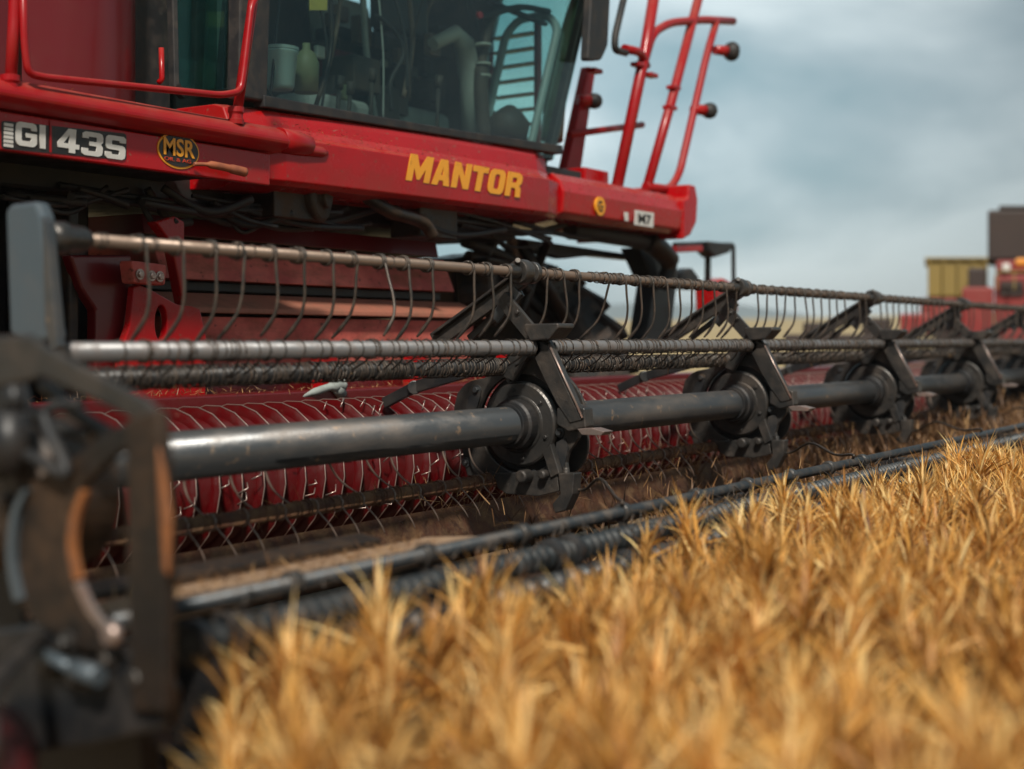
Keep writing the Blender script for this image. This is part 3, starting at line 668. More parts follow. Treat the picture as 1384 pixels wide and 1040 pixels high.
def glyphs(name, word, m, px0, px1, py0, py1, Y, parent=cb, shear=0, gap=.1, ext=.003):
    cu = bpy.data.curves.new(name, 'CURVE'); cu.dimensions = '2D'; cu.fill_mode = 'BOTH'; cu.extrude = ext; cu.bevel_depth = 0
    a = P(px0, (py0 + py1) / 2, Y); b = P(px1, (py0 + py1) / 2, Y); pm = (px0 + px1) / 2; hh = P(pm, py0, Y).z - P(pm, py1, Y).z; zc = P(pm, (py0 + py1) / 2, Y).z
    tw = sum(GL[c][0] for c in word) + gap * (len(word) - 1) + shear; k = (b.x - a.x) / tw; x = 0
    for ch in word:
        for poly in GL[ch][1]:
            sp_ = cu.splines.new('POLY'); sp_.points.add(len(poly) - 1); sp_.use_cyclic_u = True
            for q, (u, v) in zip(sp_.points, poly): q.co = ((x + u + shear * v) * k, v * hh, 0, 1)
        x += GL[ch][0] + gap
    to = bpy.data.objects.new(name, cu); sc.collection.objects.link(to); bpy.context.view_layer.update()
    me = bpy.data.meshes.new_from_object(to.evaluated_get(bpy.context.evaluated_depsgraph_get())); bpy.data.objects.remove(to)
    me.transform(Matrix.Rotation(R(90), 4, 'X')); me.materials.clear(); me.materials.append(m)
    o = bpy.data.objects.new(name, me); sc.collection.objects.link(o); o.parent = parent; o.location = Vector((a.x, Y, zc - hh / 2)) - wloc(parent); return o
glyphs('lettering', 'MANTOR', M['yellow'], 548, 708, 221, 256, CY - .0345, shear=.28, gap=.1, ext=.0012)
DYp = 4.168
plate = obj('model_plate', polyY([(2, 163), (171, 181), (171, 217), (2, 201)], DYp, DYp + .006, .015), M['decal'], cb)
glyphs('lettering', '43S', M['white'], 77, 170, 179, 211, DYp - .001, plate, shear=.06, gap=.13)
glyphs('lettering', 'GI', M['white'], 21, 61, 167, 199, DYp - .001, plate, gap=.14)
m2 = MB()
for k in range(6):
    a = P(5, 168 + k * 5.6, DYp); b = P(17, 169 + k * 5.6, DYp); m2.box(a.x, b.x, DYp - .004, DYp + .002, a.z - .006, a.z + .0045)
obj('stripe_mark', m2, M['white'], plate)
a = P(68, 171, DYp); m2 = MB(); m2.box(a.x - .004, a.x + .004, DYp - .003, DYp + .001, 2.17, 2.285); obj('plate_divider', m2, M['redrail'], plate)
c0 = P(241, 204, DYp)
def ellip(c, rx, rz, Y0, Y1, n=40): return MB().prism([(c.x + rx * math.cos(2 * math.pi * k / n), Y0, c.z + rz * math.sin(2 * math.pi * k / n)) for k in range(n)], (0, Y1 - Y0, 0))
bd = obj('badge', ellip(c0, .112, .072, DYp - .002, DYp + .004), M['yellow'], cb)
obj('badge_face', ellip(c0, .104, .064, DYp - .005, DYp - .0021), M['decal'], bd)
text('lettering', 'MSR', M['yellow'], 221, 263, 188, 212, DYp - .006, bd, off=.02, ext=.002)
text('lettering', 'OIL & AG', M['redink'], 222, 258, 214, 219, DYp - .006, bd, off=.0, ext=.002)
m2 = MB(); m2.tube(smoothpath([P(262, 222, 4.15), P(285, 223, 4.13), P(310, 228, 4.12), P(331, 233, 4.12)], 5), [.008] * 5 + [.016] * 6 + [.02] * 5, 12); obj('lever_handle', m2, M['orangehandle'], cb)
# right deck
d_ = MB(); d_.prX([(4.50, 2.24), (4.44, 2.27), (4.43, 2.40), (4.46, 2.47), (4.52, 2.52), (5.3, 2.54), (5.3, 2.24)], 7.46, 9.12); obj('side_deck', d_, M['red'], cb, bev=.015, seg=3)
d_ = MB(); d_.prY([(9.1, 2.2), (9.22, 2.24), (9.32, 2.34), (9.34, 2.5), (9.30, 2.6), (9.2, 2.6), (9.18, 2.5), (9.1, 2.48)], 4.42, 5.3); obj('deck_lip', d_, M['red'], cb, bev=.015)
m2 = ellip(P(811, 279, 4.424), .062, .06, 4.42, 4.432, 28); bd2 = obj('badge', m2, M['yellow'], cb)
m2 = MB(); c0 = P(811, 279, 4.424)
m2.tube([(c0.x + .03 * math.cos(a), 4.419, c0.z + .03 * math.sin(a)) for a in [k * .5 for k in range(2, 12)]], .006, 6)
m2.box(c0.x - .005, c0.x + .03, 4.415, 4.42, c0.z - .006, c0.z + .004); obj('badge_mark', m2, M['decal'], bd2)
m2 = polyY([(859, 284), (884, 288), (883, 308), (858, 304)], 4.424, 4.43); pl2 = obj('small_plate', m2, M['white'], cb)
text('lettering', 'M7', M['decal'], 863, 880, 290, 303, 4.422, pl2, off=.02, ext=.001)
text('lettering', '1', M['white'], 844, 849, 287, 299, 4.424, cb, off=.02, ext=.002)
# cab shell: black window surround, pillars, roof, back and far side
ZT = 4.1; zb = 2.6
def xat(x, z, lean): return x + lean * (z - zb)
LL, LR = .06, .38        # outward lean of the cab's sides
xl, xr = 4.74, 7.5
def fr(x, z, lean, Y): return (xat(x, z, lean), Y, z)
ck = MB()
ck.prism([(xl - .05, 4.47, 2.58), (xl + .13, 4.47, 2.585), (xl + .2, 4.47, ZT), (xl - .03, 4.47, ZT)], (0, .08, 0)); obj('cab_pillar', ck, M['rubber'], cb, bev=.01)
ck = MB(); ck.prism([(xr - .02, 4.55, 2.6), (xr + .035, 4.55, 2.6), (xr + .035 + LR * 1.5, 4.50, ZT), (xr - .02 + LR * 1.5, 4.50, ZT)], (0, .06, 0)); obj('cab_pillar', ck, M['rubber'], cb, bev=.01)
ck = MB(); n = 14; top = []; bot = []
for i in range(n + 1):
    x = xl + .1 + (xr - xl - .1) * i / n; bot.append(Vector((x, 4.46, 2.575 + .028 * (x - 5.5)))); top.append(Vector((x, 4.46, 2.63 + .028 * (x - 5.5) - .012 * math.sin(math.pi * i / n))))
ck.prism(bot + top[::-1], (0, .07, 0)); obj('window_seal', ck, M['rubber'], cb, bev=.006)
gl = MB(); ny = 10; vs = []
for j in range(7):
    z = 2.6 + (ZT - 2.6) * j / 6
    for i in range(ny + 1):
        u = i / ny; x0_ = xat(xl + .1, z, .045); x1_ = xat(xr, z, LR); x = x0_ + (x1_ - x0_) * u
        vs.append((x, 4.5 - .05 * math.sin(math.pi * u) + .02 * (1 - (z - 2.6)), z))
gl.add(vs, [(j * (ny + 1) + i, j * (ny + 1) + i + 1, (j + 1) * (ny + 1) + i + 1, (j + 1) * (ny + 1) + i) for j in range(6) for i in range(ny)], True)
obj('windscreen', gl, M['glass'], cb)
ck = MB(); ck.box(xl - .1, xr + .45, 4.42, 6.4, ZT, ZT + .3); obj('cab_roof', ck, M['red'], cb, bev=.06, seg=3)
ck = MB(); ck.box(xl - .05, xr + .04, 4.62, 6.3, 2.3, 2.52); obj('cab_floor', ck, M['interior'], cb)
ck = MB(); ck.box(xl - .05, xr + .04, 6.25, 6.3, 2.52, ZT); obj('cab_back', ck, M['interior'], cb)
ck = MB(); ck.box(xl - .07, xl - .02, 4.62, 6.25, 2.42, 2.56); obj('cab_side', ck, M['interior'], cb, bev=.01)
ck = MB(); ck.box(xl - .05, xl - .04, 4.62, 6.25, 2.56, ZT); obj('side_window', ck, M['glass'], cb)  # left wall glazed, added to let sun brighten the cab interior
# right side of the cab: panel with door opening, door frame, glass
def sideX(z): return xr + .02 + LR * (z - zb)
def qside(y0, y1, z0, z1, th=.03):
    return MB().prism([(sideX(z0), y0, z0), (sideX(z0), y1, z0), (sideX(z1), y1, z1), (sideX(z1), y0, z1)], (th, 0, 0))
obj('cab_side', qside(5.22, 6.25, 2.52, ZT), M['interior'], cb)
obj('cab_side', qside(4.6, 5.22, 2.52, 2.62), M['interior'], cb)
obj('side_window', qside(4.6, 5.215, 2.625, ZT, .006), M['glass'], cb)
fr_ = MB(); path = [(sideX(2.66) - .02, 4.72, 2.66), (sideX(3.5) - .02, 4.70, 3.5), (sideX(3.6) - .02, 4.80, 3.6), (sideX(3.6) - .02, 5.02, 3.6), (sideX(3.5) - .02, 5.1, 3.5), (sideX(2.66) - .02, 5.1, 2.66)]
fr_.tube(rounded([Vector(p) for p in path], .06, 4), .028, 8, closed=True); obj('door_frame', fr_, M['bucket'], cb)
# cab furniture
m2 = MB(); m2.tube([P(640, 190, 5.0), P(636, 110, 5.0), P(628, 60, 5.0), P(615, 45, 5.0), P(585, 60, 5.02)], [.07, .07, .065, .05, .04], 14); obj('air_duct', m2, M['trimgrey'], cb)
m2 = MB(); m2.tube(smoothpath([P(746, 190, 4.66), P(754, 110, 4.68), P(776, 30, 4.7), P(796, -30, 4.72)], 5), .07, 12); obj('inner_pillar', m2, M['pillar'], cb)
m2 = MB()
sx = atY(560, 150, 5.4)
m2.box(sx.x - .3, sx.x + .28, 5.3, 5.85, 2.75, 2.95); obj('seat_cushion', m2, M['seat'], cb, bev=.06, seg=4)
m2 = MB(); m2.prX([(5.75, 2.9), (5.95, 2.9), (6.1, 3.7), (5.95, 3.75)], sx.x - .27, sx.x + .25); obj('seat_back', m2, M['seat'], cb, bev=.06, seg=4)
m2 = MB(); m2.prX([(5.98, 3.78), (6.08, 3.78), (6.12, 4.0), (6.0, 4.02)], sx.x - .14, sx.x + .12); obj('headrest', m2, M['seat'], cb, bev=.04, seg=3)
m2 = MB(); m2.tube(smoothpath([P(655, 185, 4.8), P(650, 120, 4.82), P(655, 60, 4.85), P(665, 22, 4.88)], 5), [.045] * 8 + [.03] * 8, 12); obj('steering_column', m2, M['interior'], cb)
m2 = MB()
for py in (62, 88, 104): m2.lathe(P(653, py, 4.82), (0, 0, 1), [(0, .05), (.012, .05)], 16)
obj('column_band', m2, M['trimgrey'], cb)
m2 = MB(); c0 = P(700, 18, 4.92); pts = [(c0.x + .2 * math.cos(a), c0.y + .17 * math.sin(a), c0.z + .08 * math.sin(a)) for a in [2 * math.pi * k / 28 for k in range(28)]]
m2.tube(pts, .016, 8, closed=True)
for k in (3, 12, 21): m2.tube([c0, pts[k]], .014, 6)
m2.tube(smoothpath([P(650, 25, 4.85), P(700, 10, 4.8), P(742, 16, 4.78)], 4), .02, 8)
obj('steering_wheel', m2, M['rubber'], cb)
m2 = MB(); m2.tube(smoothpath([P(508, 20, 4.75), P(535, 45, 4.75), P(545, 75, 4.75), P(528, 110, 4.75), P(530, 150, 4.75)], 6), .012, 8); m2.tube(smoothpath([P(380, -20, 4.7), P(372, 60, 4.7), P(366, 130, 4.7)], 5), .008, 6); obj('cable', m2, M['rubber'], cb)
for k in range(12):
    px = 430 + 19 * k + random.uniform(-8, 8); Yk = random.uniform(4.75, 5.3); a = P(px, -20, Yk); b = P(px + random.uniform(-25, 25), random.uniform(60, 165), Yk); c_ = a.lerp(b, .5) + Vector((random.uniform(-.09, .09), 0, 0))
    obj('cable', MB().tube(smoothpath([a, c_, b], 6), random.uniform(.005, .02), 8), random.choice([M['seat'], M['pillar'], M['rubber'], M['rubber'], M['frame']]), cb)
for k in range(14):
    a = P(random.uniform(430, 620), random.uniform(10, 150), random.uniform(4.9, 5.6)); q = random.uniform(.025, .07)
    obj('switch_box', MB().box(a.x - q, a.x + q, a.y, a.y + q, a.z - q * random.uniform(.5, 1.6), a.z + q), random.choice([M['seat'], M['pillar'], M['jug'], M['trimgrey'], M['reddark'], M['frame']]), cb, bev=.008)
m2 = MB(); m2.lathe(P(647, 21, 4.8), (-.3, -1, 0), [(0, .024), (.02, .02)], 16, True); obj('knob', m2, M['redrail'], cb)
m2 = MB()
for i in range(26):
    a = P(random.uniform(440, 600), random.uniform(60, 165), random.uniform(5.1, 6.0)); s_ = random.uniform(.03, .12); m2.box(a.x - s_, a.x + s_, a.y - s_, a.y + s_, a.z - s_ * random.uniform(.3, 1.4), a.z + s_)
obj('control_console', m2, M['interior'], cb, bev=.01)
for (px, py, l) in ((455, 120, .22), (470, 128, .16), (500, 110, .25), (590, 118, .3)):
    a = P(px, py, 4.95); m2 = MB(); m2.tube([a + Vector((0, 0, -l)), a + Vector((.02, 0, 0))], .012, 8); m2.tube([a + Vector((.02, 0, 0)), a + Vector((.03, 0, .07))], [.022, .026], 10); obj('control_lever', m2, M['interior'], cb)
m2 = MB(); c0 = P(425, 108, 5.0); m2.box(c0.x - .02, c0.x + .5, 5.0, 5.3, 2.5, c0.z - .05); obj('side_console', m2, M['seat'], cb, bev=.05, seg=3)
m2 = MB(); c0 = P(460, 92, 5.6); m2.box(c0.x - .12, c0.x + .15, 5.55, 5.7, c0.z - .08, c0.z + .1); obj('red_box', m2, M['reddark'], cb, bev=.02)
m2 = MB(); c0 = P(545, 20, 5.1); m2.box(c0.x - .2, c0.x + .25, 5.1, 5.2, c0.z - .1, c0.z + .2); obj('monitor', m2, M['rubber'], cb, bev=.02)
m2 = MB(); c0 = P(688, 165, 4.75); m2.lathe(c0, (.2, 0, 1), [(-.12, .12), (0, .13), (.06, .08), (.1, .03)], 18, True); obj('dash_pod', m2, M['interior'], cb)
# red slats added to stand in for a ladder reflected in the door
m2 = MB()
for k in range(9): m2.bar((7.98, 4.95, 2.72 + k * .1), (8.0, 5.3, 2.72 + k * .1), .085, .012, (0, .3, 1))
m2.box(7.95, 8.0, 5.3, 5.34, 2.54, 3.65); m2.box(7.95, 8.0, 4.92, 4.95, 2.54, 3.65); obj('reflection_slats', m2, M['redrail'], cb)
# left side: red tank door, dark gap, small window
m2 = MB(); a = P(36, 118, 4.75); b = P(196, 118, 4.75); n = 12
vs = []
for i in range(n + 1):
    u = i / n; x = a.x + (b.x - a.x) * u
    for z in (2.4, 4.3): vs.append((x, 4.78 - .1 * math.sin(math.pi * min(1, u * 1.0)) + (.08 if i == n else 0), z))
m2.add(vs, [(2 * i, 2 * i + 2, 2 * i + 3, 2 * i + 1) for i in range(n)], True); obj('side_door', m2, M['reddark'], cb)
m2 = MB(); m2.box(2.0, a.x - .03, 4.76, 4.85, 2.5, 4.3); obj('side_panel', m2, M['reddark'], cb, bev=.03)
m2 = MB(); m2.box(b.x + .02, xl - .06, 4.9, 4.95, 2.5, 4.3); obj('side_recess', m2, M['rubber'], cb)
wq = [P(232, -40, 4.82), P(322, -40, 4.82), P(316, 128, 4.82), P(250, 134, 4.82), P(236, 118, 4.82)]
wi = [P(240, -30, 4.81), P(314, -30, 4.81), P(308, 120, 4.81), P(254, 126, 4.81), P(243, 112, 4.81)]
m2 = MB(); m2.ring(wq, wi, (0, .04, 0)); obj('small_window', m2, M['rubber'], cb, bev=.006)
m2 = MB(); m2.prism([p + Vector((0, .012, 0)) for p in wi], (0, .004, 0)); obj('window_glass', m2, M['glass'], cb)
m2 = MB(); m2.prism([P(284, -40, 4.835), P(304, -40, 4.835), P(290, 120, 4.835), P(278, 120, 4.835)], (0, .02, 0)); obj('window_blind', m2, M['seat'], cb)
def rail(name, pts, r, m=M['redrail'], rad=.07):
    P3 = [Vector(p) for p in pts]; o = [P3[0]]
    for i in range(1, len(P3) - 1):
        a = P3[i - 1] - P3[i]; b = P3[i + 1] - P3[i]; rr = min(rad, a.length * .45, b.length * .45); a = P3[i] + a.normalized() * rr; b = P3[i] + b.normalized() * rr
        for k in range(6): t = k / 5; o.append(a * (1 - t) ** 2 + P3[i] * 2 * t * (1 - t) + b * t * t)
    o.append(P3[-1]); return obj(name, MB().tube(o, r, 14), m, cb)
YR = 4.14
rail('handrail', [P(350, -60, YR), P(341, 10, YR), P(318, 170, YR)], .021)
rail('handrail', [P(347, -5, YR - .02), P(340, 8, YR - .03), P(329, 100, YR - .03), P(325, 124, YR - .03), P(300, 129, YR - .03), P(60, 105, YR - .03), P(38, 100, YR - .03), P(33, 60, YR - .03), P(30, -60, YR - .03)], .014)
rail('handrail', [P(19, -60, YR), P(20, 10, YR), P(14, 118, YR)], .021)
for px, py in ((319, 152), (14, 110)):
    c0 = P(px, py, YR); m2 = MB(); m2.lathe(c0, (0, 0, 1), [(-.05, .032), (-.03, .034), (-.028, .028), (-.01, .028), (0, .034), (.02, .034), (.022, .026)], 18); obj('rail_socket', m2, M['redrail'], cb)
rail('grab_handle', [P(218, 65, 4.7), P(219, 108, 4.7), P(214, 112, 4.72)], .012, M['red'], .03)
# right handrails
YA, YB = 4.62, 4.85
rail('handrail', [P(832, 262, YA), P(871, 75, YA), P(888, -30, YA)], .041)
rail('handrail', [P(871, 266, YA), P(908, 135, YA), P(950, -25, YA)], .036)
rail('handrail', [P(872, 80, YA), P(882, 45, YA), P(905, 31, YA), P(950, 27, YA), P(991, 29, YA)], .031, rad=.15)
rail('handrail', [P(968, 30, YA - .01), P(955, 75, YA - .01), P(918, 236, YA - .01), P(905, 256, YA - .01), P(872, 252, YA - .01)], .029, rad=.12)
rail('handrail', [P(769, 182, YB), P(868, 169, YB)], .024)
m2 = polyY([(764, 235), (785, 235), (806, 92), (796, 90)], 4.95, 5.02); obj('rail_post', m2, M['redrail'], cb, bev=.01)
for px, py, Y, r in ((990, 70, 4.55, .075), (960, 150, 4.55, .06), (804, 137, 4.9, .055)):
    c0 = P(px, py, Y); m2 = MB(); m2.lathe(c0, (.75, -.65, 0), [(-.06, .4 * r), (-.05, .8 * r), (-.02, r), (.01, r), (.035, .8 * r), (.05, .4 * r)], 22, True); kb = obj('marker_lamp', m2, M['rubber'], cb)
    m2 = MB(); m2.tube([c0 + Vector((-.03, .02, 0)), P(px - 24, py - 2, Y + .07)], [.045, .035], 12); obj('lamp_bracket', m2, M['red'], kb)
for px, py in ((910, 119), (905, 146), (879, 102), (862, 88), (803, 96)):
    c0 = P(px, py, YA - .0); m2 = MB(); m2.box(c0.x - .05, c0.x + .06, c0.y - .035, c0.y + .035, c0.z - .015, c0.z + .015); obj('rail_clamp', m2, M['redrail'], cb, bev=.006)
m2 = MB(); m2.box(*(lambda a, b: (a.x, b.x, 4.7, 5.0, 2.545, 2.64))(P(845, 240), P(876, 240))); obj('deck_box', m2, M['red'], cb, bev=.01)
m2 = MB(); m2.box(*(lambda a, b: (a.x, b.x, 4.7, 5.0, 2.545, 2.6))(P(795, 240), P(840, 240))); obj('deck_tray', m2, M['black'], cb, bev=.006)
rail('mirror_arm', [P(852, -40, 4.55), P(831, 50, 4.55), P(831, 68, 4.55), P(846, 72, 4.56)], .024, M['rubber'], .06)
rail('mirror_bracket', [P(844, 66, 4.57), P(866, 71, 4.6), P(874, 90, 4.62)], .03, M['redrail'], .06)
m2 = polyY([(803, -60), (828, -60), (822, 62), (813, 82), (795, 82), (796, 60)], 4.40, 4.46, .03); obj('wing_mirror', m2, M['rubber'], cb, bev=.01)
# feeder house: stacked faded red plates
FH = MB()
FY = 4.62; fx0, fx1 = 4.45, 6.75
def prof_plate(name, pr, x0, x1, m, bev=.006): 
    return obj(name, MB().prX(pr, x0, x1), m, cb, bev=bev)
prof_plate('feeder_plate', [(4.82, 1.97), (4.84, 2.06), (5.6, 2.06), (5.6, 1.97)], fx0, fx1 - .05, M['reddark'])
prof_plate('feeder_plate', [(4.72, 1.77), (4.80, 1.955), (5.6, 1.955), (5.6, 1.77)], fx0 + .02, fx1 - .03, M['redfaded'])
prof_plate('feeder_plate', [(4.80, 1.72), (4.80, 1.765), (5.6, 1.765), (5.6, 1.72)], fx0 + .02, fx1 - .06, M['black'])
prof_plate('feeder_plate', [(4.58, 1.615), (4.585, 1.64), (4.76, 1.71), (5.6, 1.71), (5.6, 1.615)], fx0 - .12, fx1 + .08, M['redbrown'])
prof_plate('feeder_plate', [(4.66, 1.30), (4.62, 1.60), (5.6, 1.60), (5.6, 1.30)], fx0 - .02, fx1 + .02, M['redfaded'])
prof_plate('feeder_plate', [(4.64, 1.02), (4.66, 1.285), (5.6, 1.285), (5.6, 1.02)], fx0 - .3, fx1 + .2, M['reddark'])
m2 = MB()
for x in (5.35, 6.1, 7.0): obj('feeder_bracket', MB().box(x, x + .12, 4.55, 4.63, 1.1, 1.42), M['red'], cb, bev=.01)
# left bracket with the oval hole
def ringpoly(pts, c, rx, rz, Y0, Y1, name, m, n=48):
    q = [P(a, b, Y0) for a, b in pts]; cc = P(*c, Y0); q2 = [(p.x - cc.x, p.z - cc.z) for p in q]; O = []; I = []
    for k in range(n):
        a = 2 * math.pi * k / n; ro = 0
        dx, dy = math.cos(a), math.sin(a)
        for i in range(len(q2)):
            x1, y1 = q2[i - 1]; x2, y2 = q2[i]; ex, ey = x2 - x1, y2 - y1; den = dx * ey - dy * ex
            if abs(den) < 1e-9: continue
            t = (x1 * ey - y1 * ex) / den; u = (x1 * dy - y1 * dx) / den
            if t > 0 and 0 <= u <= 1: ro = max(ro, t)
        O.append((cc.x + dx * ro, Y0, cc.z + dy * ro)); I.append((cc.x + rx * dx, Y0, cc.z + rz * dy))
    return obj(name, MB().ring(O, I, (0, Y1 - Y0, 0)), m, cb, bev=.006)
ringpoly([(182, 382), (205, 392), (240, 412), (270, 415), (280, 460), (278, 545), (160, 545), (165, 470), (176, 440)], (218, 437), .034, .075, 4.5, 4.54, 'lug_plate', M['red'])
m2 = polyY([(95, 345), (178, 345), (180, 385), (170, 430), (158, 545), (128, 545), (130, 420), (110, 390)], 4.56, 4.62); obj('lug_plate', m2, M['reddark'], cb, bev=.01)
m2 = polyY([(178, 352), (226, 358), (224, 386), (182, 383)], 4.42, 4.5); obj('lug_block', m2, M['redfaded'], cb, bev=.01)
m2 = polyY([(236, 292), (250, 300), (250, 420), (232, 330), (210, 300)], 4.52, 4.58); obj('lug_plate', m2, M['red'], cb, bev=.008)
for px, py in ((189, 371), (205, 373), (216, 374)):
    m2 = MB(); m2.hexbolt(P(px, py, 4.415), (0, -1, 0), .015, .014); obj('lug_bolt', m2, M['bare'], cb)
# underframe, dark machinery below the cab
m2 = MB(); m2.box(2.0, 7.4, 4.75, 9.5, 2.1, 2.28); obj('underframe', m2, M['black'], cb, bev=.02)
m2 = MB(); m2.box(2.0, 4.3, 5.0, 5.1, .8, 2.1); m2.box(3.2, 4.3, 4.7, 4.78, 1.0, 1.2); obj('shield_panel', m2, M['black'], cb, bev=.02)
for b_ in ((2.6, 2.7, 4.5, 5, 1.3, 2.1), (3.4, 3.5, 4.6, 5, 1.0, 2.1), (3.85, 3.9, 4.6, 5, 1.4, 2.1)): obj('frame_post', MB().box(*b_), M['frame'], cb, bev=.01)
m2 = MB()
for i in range(34):
    px = random.uniform(0, 700); a = P(px, 238 + .07 * px + random.uniform(0, 30), random.uniform(4.5, 4.75)); b = P(px + random.uniform(50, 190), 250 + .07 * px + random.uniform(0, 40), random.uniform(4.5, 4.75)); c_ = a.lerp(b, .5) + Vector((0, 0, random.uniform(-.1, .02)))
    m2.tube(smoothpath([a, c_, b], 6), random.uniform(.008, .02), 8)
obj('hydraulic_hose', m2, M['rubber'], cb)
m2 = MB(); m2.lathe(P(435, 268, 4.5), (.3, -1, 0), [(-.1, .12), (0, .12), (.01, .1), (.012, .05), (.04, .05)], 28); obj('pulley', m2, M['frame'], cb, bev=.008); m2 = MB(); m2.box(*(lambda a: (a.x - .15, a.x + .2, 4.5, 4.7, a.z - .12, a.z + .1))(P(400, 262, 4.5))); obj('gear_housing', m2, M['frame'], cb, bev=.008); m2 = MB(); m2.box(*(lambda a: (a.x - .15, a.x + .2, 4.5, 4.7, a.z - .12, a.z + .06))(P(590, 292, 4.5))); obj('gear_housing', m2, M['frame'], cb, bev=.008)
m2 = MB(); m2.tube(smoothpath([P(490, 262, 4.5), P(525, 285, 4.45), P(570, 300, 4.45), P(585, 320, 4.45)], 5), .035, 10); obj('ram', m2, M['frame'], cb)
for k in range(9):
    a = P(random.uniform(612, 700), random.uniform(318, 350), 5.0); b = P(random.uniform(640, 790), random.uniform(380, 470), random.uniform(4.8, 5.1)); c_ = a.lerp(b, .5) + Vector((random.uniform(-.15, .2), 0, random.uniform(0, .15)))
    obj('drive_hose', MB().tube(smoothpath([a, c_, b], 6), random.uniform(.015, .045), 8), random.choice([M['rubber'], M['frame'], M['rodbrown']]), cb)
m2 = MB(); m2.lathe(P(664, 395, 4.9), (.5, -.8, .1), [(-.2, .2), (0, .22), (.03, .18), (.05, .08), (.12, .08)], 26); obj('gearbox', m2, M['frame'], cb, bev=.01)
m2 = polyY([(612, 350), (650, 342), (690, 352), (700, 400), (668, 440), (620, 450)], 5.05, 5.3); obj('drive_guard', m2, M['steel'], cb, bev=.02)
m2 = polyY([(700, 372), (745, 360), (800, 392), (808, 440), (720, 450)], 5.1, 5.2); obj('step_plate', m2, M['frame'], cb, bev=.02)
m2 = MB(); m2.tube([P(705, 330, 4.95), P(770, 440, 4.9)], .04, 12); m2.tube([P(740, 325, 5.0), P(700, 440, 4.95)], .03, 12); obj('strut', m2, M['frame'], cb)
# front wheels
def wheel(x, y, z, r, wd):
    t_ = MB(); t_.lathe((x - wd / 2, y, z), (1, 0, 0), [(0, r * .55), (0, r * .8), (.06, r * .93), (.12, r * .96), (wd - .12, r * .96), (wd - .06, r * .93), (wd, r * .8), (wd, r * .55)], 48)
    for k in range(24):
        a = 2 * math.pi * k / 24
        for s_ in (-1, 1):
            a1 = a + (.13 if s_ > 0 else 0)
            def pt(xx, rr, aa): return Vector((xx, y + rr * math.cos(aa), z + rr * math.sin(aa)))
            x0_, x1_ = (x, x + s_ * wd / 2)
            q = [pt(x0_, r * .95, a1), pt(x0_, r * .95, a1 + .06), pt(x1_, r * .9, a1 + .2), pt(x1_, r * .9, a1 + .12)]
            q2 = [pt(x0_, r * 1.01, a1), pt(x0_, r * 1.01, a1 + .06), pt(x1_, r * .98, a1 + .2), pt(x1_, r * .98, a1 + .12)]
            t_.add(q + q2, [(0, 1, 2, 3), (4, 5, 6, 7), (0, 1, 5, 4), (1, 2, 6, 5), (2, 3, 7, 6), (3, 0, 4, 7)])
    wh = obj('wheel', t_, M['tyre'], cb, origin=(x, y, z))
    t_ = MB(); t_.lathe((x - wd / 2 + .06, y, z), (1, 0, 0), [(0, .1), (-.08, .14), (-.08, .2), (.1, .26), (.14, r * .5), (0, r * .56), (.1, r * .57), (wd - .12, r * .57)], 36)
    for k in range(8): t_.hexbolt((x - wd / 2 - .02, y + .17 * math.cos(k * .785), z + .17 * math.sin(k * .785)), (-1, 0, 0), .02, .03)
    obj('wheel_rim', t_, M['distred'], wh)
wheel(8.75, 5.75, 1.06, 1.05, .6)
wheel(3.3, 6.6, 1.02, 1.0, .6)
m2 = MB(); m2.tube([(3.3, 6.3, 1.05), (8.7, 5.9, 1.05)], .16, 16); obj('axle', m2, M['black'], cb)
m2 = MB(); m2.box(2.6, 7.4, 6.5, 12.0, 2.28, 4.0); obj('body', m2, M['reddark'], cb, bev=.08, seg=3)
m2 = MB(); m2.tube(smoothpath([P(770, 312, 4.75), P(820, 318, 4.7), P(880, 330, 4.7), P(905, 350, 4.75), P(895, 390, 4.8)], 6), .06, 14); obj('thick_hose', m2, M['rubber'], cb)
m2 = MB(); m2.tube(smoothpath([P(875, 325, 4.68), P(893, 338, 4.66), P(905, 352, 4.68)], 4), .075, 12); obj('hose_sleeve', m2, M['frame'], cb)
m2 = polyY([(862, 335), (902, 335), (916, 375), (905, 470), (872, 470), (884, 385)], 4.85, 5.0); obj('deck_leg', m2, M['black'], cb, bev=.01)
m2 = polyY([(700, 322), (860, 345), (858, 352), (800, 346), (765, 350), (700, 335)], 5.0, 5.1); obj('deck_brace', m2, M['black'], cb, bev=.01)
m2 = polyY([(760, 300), (870, 322), (866, 334), (762, 312)], 4.9, 5.0); obj('deck_brace', m2, M['redrail'], cb, bev=.006)
m2 = polyY([(728, 330), (736, 330), (736, 372), (730, 372)], 5.0, 5.03); obj('deck_strut', m2, M['black'], cb)
YD = 5.3
rail('lamp_frame', [P(912, 332, YD), P(957, 331, YD), P(956, 400, YD)], .028, M['black'], .04)
rail('lamp_frame', [P(957, 331, YD + .03), P(991, 331, YD), P(992, 425, YD)], .02, M['black'], .04)
m2 = polyY([(914, 333), (950, 332), (950, 340), (914, 342)], YD - .06, YD - .02); obj('red_reflector_bar', m2, M['red'], cb, bev=.005)
m2 = polyY([(958, 326), (994, 330), (986, 342), (968, 348), (960, 340)], YD - .08, YD + .06); obj('work_lamp', m2, M['rubber'], cb, bev=.015)
m2 = polyY([(920, 368), (936, 362), (946, 375), (942, 392), (920, 390)], YD - .05, YD + .08); obj('work_lamp', m2, M['rubber'], cb, bev=.02)
m2 = polyY([(966, 384), (980, 376), (998, 386), (998, 424), (968, 424)], YD - .1, YD + .1); obj('red_cover', m2, M['red'], cb, bev=.03, seg=3)

